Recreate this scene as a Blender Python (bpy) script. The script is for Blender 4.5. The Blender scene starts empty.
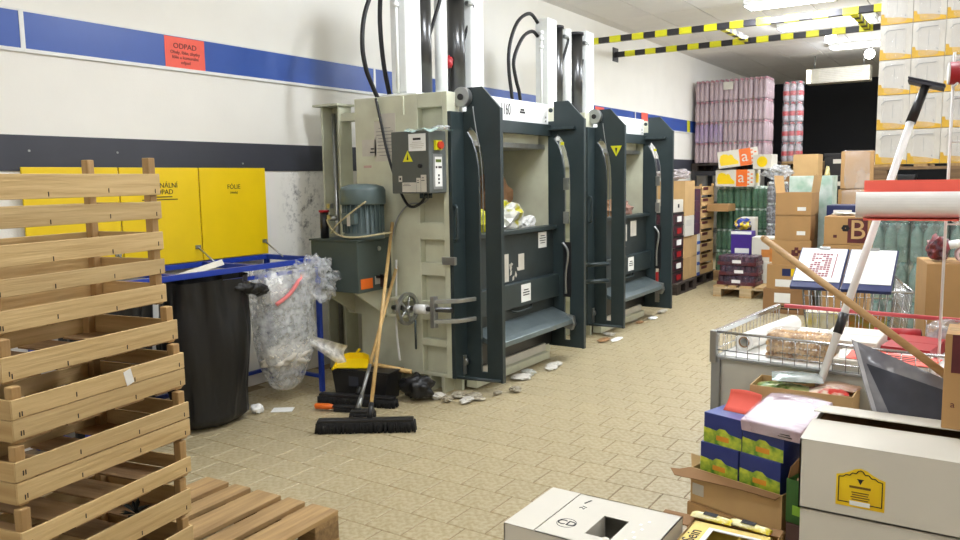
import bpy, bmesh, math, random
from mathutils import Vector, Matrix, noise
R = math.radians
random.seed(7)
scene = bpy.context.scene
COL = scene.collection

# ------------------------------------------------------------------ camera, world, exposure
cam = bpy.data.objects.new('camera', bpy.data.cameras.new('camera'))
COL.objects.link(cam)
F_PX, YAW, PITCH, ROLL, CAM_H = 785.128, 0.579664, 0.115178, -0.0155203, 1.52
fw = Vector((-math.sin(YAW)*math.cos(PITCH), math.cos(YAW)*math.cos(PITCH), -math.sin(PITCH)))
rt = Vector((math.cos(YAW), math.sin(YAW), 0)); up = rt.cross(fw)
r2 = rt*math.cos(ROLL)+up*math.sin(ROLL); u2 = -rt*math.sin(ROLL)+up*math.cos(ROLL)
cam.matrix_world = Matrix(((r2.x, u2.x, -fw.x, 0), (r2.y, u2.y, -fw.y, 0), (r2.z, u2.z, -fw.z, CAM_H), (0, 0, 0, 1)))
cam.data.sensor_width = 36; cam.data.lens = 36*F_PX/960; cam.data.clip_end = 100
scene.camera = cam
world = bpy.data.worlds.new('world'); scene.world = world; world.use_nodes = True
world.node_tree.nodes['Background'].inputs[0].default_value = (0.8, 0.85, 1, 1)
world.node_tree.nodes['Background'].inputs[1].default_value = 0.02
scene.view_settings.view_transform = 'Standard'; scene.view_settings.look = 'None'
scene.view_settings.gamma = 1; scene.view_settings.use_curve_mapping = False
scene.view_settings.exposure = 0.52
LAMP_POWER = 46.0
LAMP_COLOR = (0.93, 1.0, 1.10)

# ------------------------------------------------------------------ materials
def lin(c):
    def f(v):
        v /= 255.0
        return v/12.92 if v <= 0.04045 else ((v+0.055)/1.055)**2.4
    return (f(c[0]), f(c[1]), f(c[2]), 1)
MATS = {}
def pm(name, rgb, rough=0.55, metal=0.0, var=0.10, scale=14.0, bump=0.0, bscale=60.0, rnd=0.0, stretch=None, spec=0.5, emit=0.0, rgb2=None, detail=4.0, contrast=None):
    """procedural principled material: base colour broken up by noise (rgb -> rgb2), fine bump, per-object variation"""
    if name in MATS: return MATS[name]
    m = bpy.data.materials.new(name); m.use_nodes = True; nt = m.node_tree
    b = nt.nodes['Principled BSDF']
    b.inputs['Roughness'].default_value = rough; b.inputs['Metallic'].default_value = metal
    b.inputs['Specular IOR Level'].default_value = spec
    c1 = lin(rgb); c2 = lin(rgb2) if rgb2 else tuple(max(0, v*(1-var*2)) for v in c1[:3])+(1,)
    tc = nt.nodes.new('ShaderNodeTexCoord'); mp = nt.nodes.new('ShaderNodeMapping')
    nt.links.new(tc.outputs['Object'], mp.inputs[0])
    if stretch: mp.inputs['Scale'].default_value = stretch
    nz = nt.nodes.new('ShaderNodeTexNoise'); nz.inputs['Scale'].default_value = scale; nz.inputs['Detail'].default_value = detail
    nt.links.new(mp.outputs[0], nz.inputs['Vector'])
    rp = nt.nodes.new('ShaderNodeValToRGB')
    lo, hi = contrast or (0.3, 0.7)
    rp.color_ramp.elements[0].position = lo; rp.color_ramp.elements[1].position = hi
    rp.color_ramp.elements[0].color = c2; rp.color_ramp.elements[1].color = c1
    nt.links.new(nz.outputs[0], rp.inputs[0])
    col = rp.outputs[0]
    if rnd:
        oi = nt.nodes.new('ShaderNodeObjectInfo'); mr = nt.nodes.new('ShaderNodeMapRange')
        mr.inputs[3].default_value = 1-rnd; mr.inputs[4].default_value = 1+rnd
        nt.links.new(oi.outputs['Random'], mr.inputs[0])
        hs = nt.nodes.new('ShaderNodeHueSaturation'); nt.links.new(mr.outputs[0], hs.inputs['Value']); nt.links.new(col, hs.inputs['Color'])
        col = hs.outputs[0]
    nt.links.new(col, b.inputs['Base Color'])
    if emit:
        b.inputs['Emission Color'].default_value = c1; b.inputs['Emission Strength'].default_value = emit
    if bump:
        n2 = nt.nodes.new('ShaderNodeTexNoise'); n2.inputs['Scale'].default_value = bscale; n2.inputs['Detail'].default_value = 3
        nt.links.new(mp.outputs[0], n2.inputs['Vector'])
        bp = nt.nodes.new('ShaderNodeBump'); bp.inputs['Strength'].default_value = bump; bp.inputs['Distance'].default_value = 0.01
        nt.links.new(n2.outputs[0], bp.inputs['Height']); nt.links.new(bp.outputs[0], b.inputs['Normal'])
    MATS[name] = m; return m
def wood(name, rgb, rgb2, axis='y', rnd=0.12, rough=0.65):
    st = {'x': (2.5, 40, 40), 'y': (40, 2.5, 40), 'z': (40, 40, 2.5)}[axis]
    return pm(name, rgb, rough, rgb2=rgb2, scale=1.0, stretch=st, rnd=rnd, bump=0.25, bscale=2.0, contrast=(0.25, 0.75))
def film(name, rgb=(235, 238, 240), alpha=0.35, rough=0.12, bump=0.5, bscale=25.0):
    if name in MATS: return MATS[name]
    m = bpy.data.materials.new(name); m.use_nodes = True; nt = m.node_tree; b = nt.nodes['Principled BSDF']
    b.inputs['Base Color'].default_value = lin(rgb); b.inputs['Roughness'].default_value = rough
    tc = nt.nodes.new('ShaderNodeTexCoord'); n = nt.nodes.new('ShaderNodeTexNoise'); n.inputs['Scale'].default_value = bscale; n.inputs['Detail'].default_value = 5
    nt.links.new(tc.outputs['Object'], n.inputs['Vector'])
    mr = nt.nodes.new('ShaderNodeMapRange'); mr.inputs[1].default_value = 0.35; mr.inputs[2].default_value = 0.7
    mr.inputs[3].default_value = alpha*0.6; mr.inputs[4].default_value = min(1, alpha*1.5)
    nt.links.new(n.outputs[0], mr.inputs[0]); nt.links.new(mr.outputs[0], b.inputs['Alpha'])
    bp = nt.nodes.new('ShaderNodeBump'); bp.inputs['Strength'].default_value = bump; bp.inputs['Distance'].default_value = 0.02
    nt.links.new(n.outputs[0], bp.inputs['Height']); nt.links.new(bp.outputs[0], b.inputs['Normal'])
    MATS[name] = m; return m

M_WALL = pm('wall_plaster', (240, 237, 229), 0.8, var=0.02, scale=3, bump=0.08, bscale=90)
M_CEIL = pm('ceiling_panel', (234, 231, 226), 0.85, var=0.02, scale=5, rnd=0.03, bump=0.1, bscale=200)
M_CEILJ = pm('ceiling_grid', (150, 146, 142), 0.7, var=0.04)
M_BLUE = pm('blue_panel', (46, 84, 168), 0.35, var=0.06, scale=4)
M_DARKB = pm('dark_band', (58, 60, 70), 0.5, var=0.05, scale=6)
M_WTRIM = pm('white_trim', (232, 232, 228), 0.45, var=0.03)
M_TILE = pm('floor_tile', (182, 170, 138), 0.42, rgb2=(156, 138, 100), scale=38, detail=6, rnd=0.025, bump=0.05, bscale=120, contrast=(0.32, 0.62))
M_GROUT = pm('grout', (138, 119, 90), 0.85, var=0.12, scale=30)
M_FAR = pm('unlit_doorway_black', (9, 11, 17), 0.7, var=0.1)
M_YEL = pm('yellow_lid', (242, 205, 0), 0.42, var=0.03, scale=5)
M_BLUEF = pm('blue_steel', (30, 62, 168), 0.38, var=0.08)
M_CRATE = wood('crate_wood', (214, 187, 136), (186, 155, 103), 'y')
M_CRATEX = wood('crate_wood_cross', (204, 174, 122), (172, 138, 86), 'x')
M_CRATEZ = wood('crate_post_wood', (194, 160, 108), (160, 124, 76), 'z')
M_CRATEB = wood('crate_base_wood', (172, 138, 94), (136, 104, 66), 'x')
M_PALY = wood('pallet_wood', (184, 152, 104), (134, 104, 66), 'y', rnd=0.16)
M_PALX = wood('pallet_wood_cross', (168, 136, 92), (122, 94, 60), 'x', rnd=0.16)
M_HANDLE = wood('handle_wood', (214, 182, 122), (188, 150, 92), 'z', rnd=0.05, rough=0.45)
M_BODY = pm('baler_cream', (210, 212, 188), 0.5, var=0.05, scale=5, rgb2=(192, 191, 168))
M_BWHITE = pm('baler_white', (238, 240, 238), 0.4, var=0.03)
M_DGREY = pm('baler_grey', (45, 57, 59), 0.42, var=0.08, scale=6)
M_DGREY2 = pm('baler_grey_door', (46, 55, 56), 0.5, var=0.14, scale=9)
M_STEEL = pm('steel', (172, 174, 172), 0.32, 0.85, var=0.08)
M_DSTEEL = pm('dark_steel', (92, 92, 92), 0.28, 0.9, var=0.12, scale=3, stretch=(1, 1, 0.3))
M_CHROME = pm('chrome', (205, 206, 208), 0.2, 0.95, var=0.03)
M_BLACK = pm('black_rubber', (20, 20, 22), 0.5, var=0.2)
M_BLKPL = pm('black_plastic', (30, 30, 32), 0.35, var=0.1)
M_BRIST = pm('bristle', (24, 23, 23), 0.85, var=0.3, scale=120, bump=0.8, bscale=200, stretch=(1, 1, 0.2))
M_PAPER = pm('paper_white', (240, 240, 236), 0.7, var=0.02)
M_PAPER2 = pm('paper_grey', (205, 200, 188), 0.7, var=0.05)
M_INK = pm('ink', (30, 28, 30), 0.7, var=0.05)
M_RED = pm('red_paper', (246, 104, 86), 0.65, var=0.03)
M_DRED = pm('deep_red', (170, 26, 34), 0.4, var=0.05)
M_ORANGE = pm('orange', (232, 110, 30), 0.45, var=0.04)
M_KRAFT = pm('kraft', (178, 138, 88), 0.75, var=0.05, scale=6, rnd=0.05, bump=0.06, bscale=40)
M_KRAFT2 = pm('kraft_pale', (198, 162, 110), 0.75, var=0.05, scale=6, rnd=0.05)
M_KRAFTD = pm('kraft_dark', (150, 112, 72), 0.8, var=0.06, scale=6)
M_WCARD = pm('white_card', (213, 208, 195), 0.6, var=0.02, scale=6)
M_MOTOR = pm('motor_green', (86, 102, 102), 0.45, var=0.08)
M_TANK = pm('tank_green', (66, 78, 74), 0.5, var=0.08, scale=7)
M_CAB = pm('cabinet_grey', (84, 88, 84), 0.45, var=0.05)
M_CAB2 = pm('cabinet_side_lit', (104, 110, 108), 0.45, var=0.04)
M_BAG = pm('black_bag', (20, 20, 22), 0.42, var=0.2, scale=9, bump=0.45, bscale=9, stretch=(1, 1, 0.3))
M_FILM = film('clear_film', alpha=0.34)
M_FILM2 = film('stretch_film', (240, 236, 236), alpha=0.22, rough=0.1, bscale=14)
M_FILMG = film('green_film_sheet', (200, 228, 220), alpha=0.5, rough=0.1)
M_WPOLE = pm('white_pole', (236, 234, 230), 0.4, var=0.02)
M_STRY = pm('hazard_yellow', (226, 222, 30), 0.4, var=0.03)
M_STRK = pm('hazard_black', (42, 40, 44), 0.45, var=0.08)
M_GPANEL = pm('grey_panel', (190, 188, 176), 0.5, var=0.04)
M_SHELF = pm('grey_sheet', (150, 152, 150), 0.4, 0.3, var=0.05)

# ------------------------------------------------------------------ geometry helpers
class B:
    def __init__(s): s.bm = bmesh.new()
    def _v(s, p, M): return s.bm.verts.new(M @ Vector(p) if M else Vector(p))
    def box(s, x0, x1, y0, y1, z0, z1, M=None):
        v = [s._v(p, M) for p in ((x0,y0,z0),(x1,y0,z0),(x1,y1,z0),(x0,y1,z0),(x0,y0,z1),(x1,y0,z1),(x1,y1,z1),(x0,y1,z1))]
        for f in ((3,2,1,0),(4,5,6,7),(0,1,5,4),(1,2,6,5),(2,3,7,6),(3,0,4,7)): s.bm.faces.new([v[i] for i in f])
        return s
    def prism(s, pts, axis, a, b, M=None):
        """polygon pts (p,q) extruded along axis from a to b; xz->y, yz->x, xy->z"""
        mk = {'y': lambda p, t: (p[0], t, p[1]), 'x': lambda p, t: (t, p[0], p[1]), 'z': lambda p, t: (p[0], p[1], t)}[axis]
        A = [s._v(mk(p, a), M) for p in pts]; Bv = [s._v(mk(p, b), M) for p in pts]; n = len(pts)
        s.bm.faces.new(A); s.bm.faces.new(Bv[::-1])
        for i in range(n): s.bm.faces.new((A[i], Bv[i], Bv[(i+1) % n], A[(i+1) % n]))
        return s
    def cyl(s, p0, p1, r, n=14, r1=None, cap=True):
        p0, p1 = Vector(p0), Vector(p1); d = (p1-p0).normalized(); r1 = r if r1 is None else r1
        a = d.orthogonal().normalized(); b = d.cross(a)
        A = [s.bm.verts.new(p0+(a*math.cos(2*math.pi*i/n)+b*math.sin(2*math.pi*i/n))*r) for i in range(n)]
        Bv = [s.bm.verts.new(p1+(a*math.cos(2*math.pi*i/n)+b*math.sin(2*math.pi*i/n))*r1) for i in range(n)]
        for i in range(n):
            f = s.bm.faces.new((A[i], A[(i+1) % n], Bv[(i+1) % n], Bv[i])); f.smooth = True
        if cap: s.bm.faces.new(A[::-1]); s.bm.faces.new(Bv)
        return s
    def ring(s, p0, p1, r, ri, n=18):
        p0, p1 = Vector(p0), Vector(p1); d = (p1-p0).normalized(); a = d.orthogonal().normalized(); b = d.cross(a)
        def circ(p, q): return [s.bm.verts.new(p+(a*math.cos(2*math.pi*i/n)+b*math.sin(2*math.pi*i/n))*q) for i in range(n)]
        A, Bq, Cq, D = circ(p0, r), circ(p1, r), circ(p1, ri), circ(p0, ri)
        for i in range(n):
            j = (i+1) % n
            for P, Q in ((A, Bq), (Bq, Cq), (Cq, D), (D, A)): s.bm.faces.new((P[i], P[j], Q[j], Q[i]))
        return s
    def tube(s, pts, r, n=8, sub=5, closed=False):
        P = [Vector(p) for p in pts]
        if sub > 1 and len(P) > 2:
            out = []
            for i in range(len(P)-1):
                a = P[max(i-1, 0)]; b = P[i]; c = P[i+1]; d = P[min(i+2, len(P)-1)]
                for k in range(sub):
                    t = k/sub
                    out.append(0.5*((2*b)+(-a+c)*t+(2*a-5*b+4*c-d)*t*t+(-a+3*b-3*c+d)*t**3))
            out.append(P[-1]); P = out
        prev = None; rings = []
        for i, p in enumerate(P):
            d = (P[min(i+1, len(P)-1)]-P[max(i-1, 0)]).normalized()
            a = d.orthogonal().normalized() if prev is None else (prev-d*prev.dot(d)).normalized()
            prev = a; b = d.cross(a)
            rings.append([s.bm.verts.new(p+(a*math.cos(2*math.pi*k/n)+b*math.sin(2*math.pi*k/n))*r) for k in range(n)])
        for A, Q in zip(rings, rings[1:]):
            for k in range(n):
                f = s.bm.faces.new((A[k], A[(k+1) % n], Q[(k+1) % n], Q[k])); f.smooth = True
        s.bm.faces.new(rings[0][::-1]); s.bm.faces.new(rings[-1])
        return s
    def wire(s, p0, p1, r): return s.cyl(p0, p1, r, 5)
    def lathe(s, prof, n=16, c=(0, 0, 0)):
        c = Vector(c); rings = []
        for r, z in prof:
            rings.append([s.bm.verts.new(c+Vector((math.cos(2*math.pi*k/n)*r, math.sin(2*math.pi*k/n)*r, z))) for k in range(n)])
        for A, Q in zip(rings, rings[1:]):
            for k in range(n):
                f = s.bm.faces.new((A[k], A[(k+1) % n], Q[(k+1) % n], Q[k])); f.smooth = True
        s.bm.faces.new(rings[0][::-1]); s.bm.faces.new(rings[-1])
        return s
    def grid(s, fn, nu, nv, wrap=False, smooth=True):
        V = [[s.bm.verts.new(fn(i/(nu if wrap else nu-1), j/(nv-1))) for j in range(nv)] for i in range(nu)]
        for i in range(nu if wrap else nu-1):
            for j in range(nv-1):
                k = (i+1) % nu
                f = s.bm.faces.new((V[i][j], V[k][j], V[k][j+1], V[i][j+1])); f.smooth = smooth
        return s
    def blob(s, c, size, seed=0, amp=0.25, freq=2.2, sub=3, flat=False):
        c = Vector(c); t = bmesh.ops.create_icosphere(s.bm, subdivisions=sub, radius=1)
        for v in t['verts']:
            d = v.co.normalized(); k = 1+amp*noise.noise(d*freq+Vector((seed*3.7, seed, -seed)))+amp*0.6*abs(noise.noise(d*freq*2.7+Vector((seed, 5, seed))))
            v.co = c+Vector((d.x*size[0], d.y*size[1], d.z*size[2]))*k
        for v in t['verts']:
            for f in v.link_faces: f.smooth = not flat
        return s
    def mesh(s, name, mat):
        bmesh.ops.recalc_face_normals(s.bm, faces=s.bm.faces[:])
        me = bpy.data.meshes.new(name); s.bm.to_mesh(me); s.bm.free(); me.materials.append(mat); return me
    def out(s, name, mat, parent=None, bevel=0, loc=None, rot=None):
        o = bpy.data.objects.new(name, s.mesh(name, mat)); COL.objects.link(o)
        if parent: o.parent = parent
        if loc: o.location = loc
        if rot: o.rotation_euler = rot
        if bevel:
            b = o.modifiers.new('bevel', 'BEVEL'); b.width = bevel; b.segments = 2; b.limit_method = 'ANGLE'
        return o
def tag(o, label, cat, group=None):
    o['label'] = label; o['category'] = cat
    if group: o['group'] = group
    return o
def thing(name, label, cat, loc=(0, 0, 0), rz=0.0, group=None, rot=None):
    o = bpy.data.objects.new(name, None); COL.objects.link(o); o.empty_display_size = 0.1
    o.location = loc; o.rotation_euler = rot or (0, 0, rz)
    return tag(o, label, cat, group)
def struct(o): o['kind'] = 'structure'; return o
def inst(me, name, parent=None, loc=None, rot=None, scale=None):
    o = bpy.data.objects.new(name, me); COL.objects.link(o)
    if parent: o.parent = parent
    if loc is not None: o.location = loc
    if rot is not None: o.rotation_euler = rot
    if scale is not None: o.scale = scale
    return o
def dup(root, loc, rz=0.0, label=None, group=None):
    r = root.copy(); COL.objects.link(r); r.location = loc; r.rotation_euler = (0, 0, rz)
    if label: r['label'] = label
    if group: r['group'] = group
    for ch in list(root.children):
        c = ch.copy(); COL.objects.link(c); c.parent = r
        for g in ch.children:
            d = g.copy(); COL.objects.link(d); d.parent = c
    return r
def frame(o, right, upv):
    r_, u_ = Vector(right).normalized(), Vector(upv); n_ = r_.cross(u_).normalized(); u_ = n_.cross(r_)
    return Matrix(((r_.x, u_.x, n_.x, o[0]), (r_.y, u_.y, n_.y, o[1]), (r_.z, u_.z, n_.z, o[2]), (0, 0, 0, 1)))
def fx(x, y, z): return frame((x, y, z), (0, 1, 0), (0, 0, 1))       # on a face looking +x
def fy(x, y, z): return frame((x, y, z), (1, 0, 0), (0, 0, 1))       # on a face looking -y
def fz(x, y, z): return frame((x, y, z), (1, 0, 0), (0, 1, 0))       # on a top face
def patch(name, M, w, h, mat, parent, t=0.0012, off=0.0):
    """a thin printed label of w x h whose lower-left corner sits at M"""
    return B().box(0, w, 0, h, off, off+t, M).out(name, mat, parent)
def text(s, size, M, mat, parent, name='lettering', align='CENTER', sx=1.0, off=0.0025):
    cu = bpy.data.curves.new('t', 'FONT'); cu.body = s; cu.size = size; cu.align_x = align; cu.align_y = 'CENTER'; cu.extrude = 0.0006; cu.resolution_u = 3
    t = bpy.data.objects.new('t', cu); COL.objects.link(t)
    me = bpy.data.meshes.new_from_object(t.evaluated_get(bpy.context.evaluated_depsgraph_get()))
    bpy.data.objects.remove(t); bpy.data.curves.remove(cu)
    me.transform(M @ Matrix.Translation((0, 0, off)) @ Matrix.Diagonal((sx, 1, 1, 1))); me.materials.clear(); me.materials.append(mat)
    return inst(me, name, parent)
def lines(M, w, h, n, mat, parent, name='print', frac=0.5, seed=1):
    """rows of small print too small to read, as short strips"""
    rr = random.Random(seed); b = B()
    for i in range(n):
        y = h*(1-(i+0.5)/n); ww = w*rr.uniform(0.6, 1.0); x = (w-ww)/2
        b.box(x, x+ww, y-h/n*frac/2, y+h/n*frac/2, 0.001, 0.0018, M)
    return b.out(name, mat, parent)

ORD = ['lowest', 'second', 'third', 'fourth', 'fifth', 'sixth', 'seventh', 'eighth']
NTH = ['first', 'second', 'third', 'fourth', 'fifth', 'sixth']
def layer(k, n): return 'topmost' if k == n-1 else ORD[k]

# ================================================================== THE SETTING
XW, ZC, YF = -4.62, 3.615, 19.5
# left wall with a worn, smudged patch beside the first press
M_WALLS = M_WALL.copy(); M_WALLS.name = 'wall_plaster_smudged'
nt = M_WALLS.node_tree; b_ = nt.nodes['Principled BSDF']; src = b_.inputs['Base Color'].links[0].from_socket
tc = nt.nodes.new('ShaderNodeTexCoord'); mp = nt.nodes.new('ShaderNodeMapping'); mp.vector_type = 'POINT'
mp.inputs['Location'].default_value = (0, -4.50*2.6, -1.30*1.6); mp.inputs['Scale'].default_value = (0, 2.6, 1.6)
nt.links.new(tc.outputs['Object'], mp.inputs[0])
ln = nt.nodes.new('ShaderNodeVectorMath'); ln.operation = 'LENGTH'; nt.links.new(mp.outputs[0], ln.inputs[0])
mr = nt.nodes.new('ShaderNodeMapRange'); mr.inputs[1].default_value = 0.25; mr.inputs[2].default_value = 0.75; mr.inputs[3].default_value = 1; mr.inputs[4].default_value = 0
nt.links.new(ln.outputs['Value'], mr.inputs[0])
nz = nt.nodes.new('ShaderNodeTexNoise'); nz.inputs['Scale'].default_value = 13; nz.inputs['Detail'].default_value = 8; nz.inputs['Roughness'].default_value = 0.75
nt.links.new(tc.outputs['Object'], nz.inputs['Vector'])
m2 = nt.nodes.new('ShaderNodeMapRange'); m2.inputs[1].default_value = 0.5; m2.inputs[2].default_value = 0.68; nt.links.new(nz.outputs[0], m2.inputs[0])
mu = nt.nodes.new('ShaderNodeMath'); mu.operation = 'MULTIPLY'; nt.links.new(mr.outputs[0], mu.inputs[0]); nt.links.new(m2.outputs[0], mu.inputs[1])
mx = nt.nodes.new('ShaderNodeMixRGB'); mx.inputs[2].default_value = lin((96, 94, 92)); nt.links.new(mu.outputs[0], mx.inputs[0]); nt.links.new(src, mx.inputs[1])
nt.links.new(mx.outputs[0], b_.inputs['Base Color'])

wall_left = struct(B().box(XW-0.2, XW, -3.2, YF, -0.1, ZC+0.1).out('wall_left', M_WALLS))
struct(B().box(XW-0.2, 3.6, YF, YF+0.2, -0.1, ZC+0.1).out('wall_far', M_FAR))  # near-black colour stands for the unlit space beyond the doorway
struct(B().box(3.4, 3.6, -3.2, YF, -0.1, ZC+0.1).out('wall_right', M_WALL))
struct(B().box(XW, 3.4, -3.2, -3.0, -0.1, ZC+0.1).out('wall_back', M_WALL))
# blue rub rail with white edge strips and dark band, all on the left wall
joints = [-0.6, 2.395, 5.40, 8.40, 11.40, 14.40, 17.40, 19.4]
for a, c in zip(joints, joints[1:]):
    B().box(XW, XW+0.008, a+0.013, c-0.013, 2.29, 2.494).out('blue_panel', M_BLUE, wall_left)
    B().box(XW, XW+0.012, c-0.013, c+0.013, 2.29, 2.500).out('white_joint_strip', M_WTRIM, wall_left)
    B().box(XW, XW+0.016, a, c, 2.268, 2.290).out('white_edge_strip', M_WTRIM, wall_left, 0.002)
    B().box(XW, XW+0.010, a, c, 2.494, 2.505).out('white_edge_strip', M_WTRIM, wall_left)
B().box(XW, XW+0.010, -0.6, 19.4, 1.606, 1.808).out('dark_bumper_board', M_DARKB, wall_left, 0.002)
for y, z in ((2.38, 1.72), (2.92, 1.72), (3.9, 1.66)):
    B().cyl((XW+0.009, y, z), (XW+0.014, y, z), 0.007, 8).out('screw', M_STEEL, wall_left)
B().box(XW+0.008, XW+0.0095, 13.80, 13.95, 2.29, 2.494).out('yellow_tape', M_STRY, wall_left)

# floor: every near tile a piece of its own, the rest joined
floor = struct(B().box(XW-0.2, 3.6, -3.2, YF+0.2, -0.2, -0.0025).out('floor', M_GROUT))
PITCH_T = 0.2019
def tile_mesh(b, x, y, s=PITCH_T-0.0045):
    c = 0.0025; h = s/2
    lo = [b.bm.verts.new((x+i*h, y+j*h, -0.0026)) for i, j in ((-1,-1),(1,-1),(1,1),(-1,1))]
    hi = [b.bm.verts.new((x+i*(h-c), y+j*(h-c), 0.0)) for i, j in ((-1,-1),(1,-1),(1,1),(-1,1))]
    b.bm.faces.new(hi)
    for k in range(4): b.bm.faces.new((lo[k], lo[(k+1) % 4], hi[(k+1) % 4], hi[k]))
tm = B(); tile_mesh(tm, 0, 0); tm = tm.mesh('tile', M_TILE)
cells = []
for j in range(-4, 70):
    yc = 2.707+PITCH_T*(j+0.5)
    for i in range(-14, 28):
        xc = -2.377+PITCH_T*(i+0.5+(0.5 if j % 2 else 0))
        if xc < XW+0.1 or xc > 3.3: continue
        p = Vector((xc, yc, -CAM_H)); w = p.dot(fw)
        if w < 0.5: cells.append((1e9, xc, yc)); continue
        px = 480+F_PX*p.dot(r2)/w; py = 270-F_PX*p.dot(u2)/w
        seen = -20 < px < 980 and py < 560
        hid = (xc < -2.25 and yc < 2.25) or xc > -0.95 or (xc < -3.2 and yc > 4.4) or (xc > -1.45 and yc < 2.6) or (xc < -3.75 and yc > 2.6 and yc < 3.5)
        cells.append((w if seen and not hid else 1e6+w, xc, yc))
cells.sort()
for d, x, y in cells[:300]: inst(tm, 'tile', floor, (x, y, 0))
rest = B()
for d, x, y in cells[300:]: tile_mesh(rest, x, y)
ro = rest.out('tiles', M_TILE, floor); ro['kind'] = 'stuff'

# ceiling: suspended panels in a grid
ceiling = struct(B().box(XW-0.2, 3.6, -3.2, YF+0.2, ZC+0.012, ZC+0.2).out('ceiling', M_CEILJ))
cp = B().box(-0.298, 0.298, -0.603, 0.603, 0, 0.014).mesh('ceiling_panel', M_CEIL)
y = 5.2
while y < YF-0.5:
    k = -1
    while True:
        x = -3.86+0.61*k+0.305
        if x > 2.2: break
        if x-0.3 > XW: inst(cp, 'ceiling_panel', ceiling, (x, y+0.61, ZC))
        k += 1
    y += 1.22
edge = B().box(XW, XW+0.15, 5.2, YF, ZC, ZC+0.014).out('ceiling_panel', M_CEIL, ceiling)
B().box(XW, 3.4, -3.0, 5.19, ZC, ZC+0.014).out('ceiling_panel', M_CEIL, ceiling)

# ------------------------------------------------------------------ lamps of the room
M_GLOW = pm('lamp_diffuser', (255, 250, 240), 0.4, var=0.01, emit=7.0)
def lamp(loc, label, L=1.25, W=0.32, power=LAMP_POWER, drop=0.0, group='fluorescent ceiling lamps'):
    t = thing('ceiling_lamp', label, 'lamp', loc, 0, group)
    B().box(-L/2, L/2, -W/2, W/2, -0.05, 0).out('housing', M_WTRIM, t, 0.006)
    B().box(-L/2+0.03, L/2-0.03, -W/2+0.03, W/2-0.03, -0.075, -0.05).out('diffuser', M_GLOW, t, 0.012)
    for s in (-1, 1):
        B().box(s*L/2-0.015 if s > 0 else -L/2-0.003, s*L/2+0.003 if s > 0 else -L/2+0.015, -W/2, W/2, -0.08, -0.05).out('end_cap', M_STEEL, t, 0.003)
        if drop: B().cyl((s*L*0.35, 0, 0), (s*L*0.35, 0, drop), 0.006, 6).out('suspension_rod', M_STEEL, t)
    l = bpy.data.lights.new('tube_light', 'AREA'); l.shape = 'RECTANGLE'; l.size = L-0.1; l.size_y = W-0.1; l.energy = power*0.48; l.color = LAMP_COLOR
    lo = bpy.data.objects.new('tube_light', l); COL.objects.link(lo); lo.parent = t; lo.location = (0, 0, -0.085)
    for s in (-1, 1):                                                      # the tubes also throw light sideways on walls and ceiling
        l = bpy.data.lights.new('tube_side_light', 'POINT'); l.shadow_soft_size = 0.08; l.energy = power*0.34; l.color = LAMP_COLOR
        lo = bpy.data.objects.new('tube_side_light', l); COL.objects.link(lo); lo.parent = t; lo.location = (s*L*0.28, 0, -0.26)
    return t
for y, k in ((-1.2, 0.4), (1.6, 0.5), (4.4, 1.0), (6.9, 1.25)):
    for x in (-2.0, 1.2):
        lamp((x, y, ZC), power=LAMP_POWER*k*(1.0 if x < 0 else 0.4), label='long white fluorescent lamp fixed to the panelled ceiling above the near aisle', group='fluorescent lamps over the near aisle')
lm = lamp((-1.95, 9.15, 3.42), 'white fluorescent lamp with curved steel rim hung just before the hazard bars', 0.9, 0.34, drop=ZC-3.42, group=None)
B().tube([(-0.44, -0.18, -0.06), (-0.2, -0.19, -0.095), (0, -0.19, -0.10), (0.2, -0.19, -0.095), (0.44, -0.18, -0.06)], 0.008).out('rim', M_STEEL, lm)
lamp((-2.05, 11.9, ZC), 'bright ceiling lamp just beyond the striped hazard bars', power=LAMP_POWER, group=None)
lamp((-1.75, 14.2, ZC), 'bright ceiling lamp before the dark doorway near the air curtain', power=LAMP_POWER*0.8, group=None)
lamp((1.2, 9.6, ZC), 'long white fluorescent ceiling lamp over the shrink-wrapped pallets', group='fluorescent lamps over the far aisle')
lamp((1.2, 12.6, ZC), 'long white fluorescent ceiling lamp over the shrink-wrapped pallets', group='fluorescent lamps over the far aisle')
M_BULB = pm('bulb_glow', (255, 252, 244), 0.3, var=0.01, emit=14.0)
for (x, y, z, lab) in ((-1.93, 11.55, 3.31, 'round glowing bulb hanging below the far hazard bar'), (-1.66, 13.2, 3.28, 'round glowing bulb hanging above the air curtain unit')):
    t = thing('bulb_lamp', lab, 'lamp', (x, y, z))
    B().lathe([(0.02, 0.07), (0.06, 0.045), (0.075, 0), (0.06, -0.045), (0.02, -0.07)], 14).out('globe', M_BULB, t)
    B().cyl((0, 0, 0.06), (0, 0, 0.11), 0.025, 10).out('socket', M_STEEL, t)
    B().cyl((0, 0, 0.11), (0, 0, ZC-z), 0.006, 6).out('cord', M_WTRIM, t)

# air curtain over the dark doorway
M_ACUR = pm('air_curtain_cream', (196, 190, 172), 0.5)
t = thing('air_curtain', 'white air curtain unit with slatted grille above the dark doorway', 'air curtain', (-2.42, 15.4, 3.12))
B().box(-0.52, 0.52, -0.15, 0.15, 0, 0.26).out('housing', M_ACUR, t, 0.01)
for i in range(7): B().box(-0.30, 0.40, -0.162, -0.15, 0.03+i*0.03, 0.048+i*0.03).out('grille_slat', M_PAPER2, t)
B().box(-0.50, -0.44, -0.158, -0.15, 0.02, 0.24).out('glowing_end_panel', M_GLOW, t)  # given the lamp glow as added brightness, though it is no lamp
for s in (-0.4, 0.4): B().cyl((s, 0, 0.26), (s, 0, ZC-3.12), 0.012, 8).out('hanger', M_STEEL, t)

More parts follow.
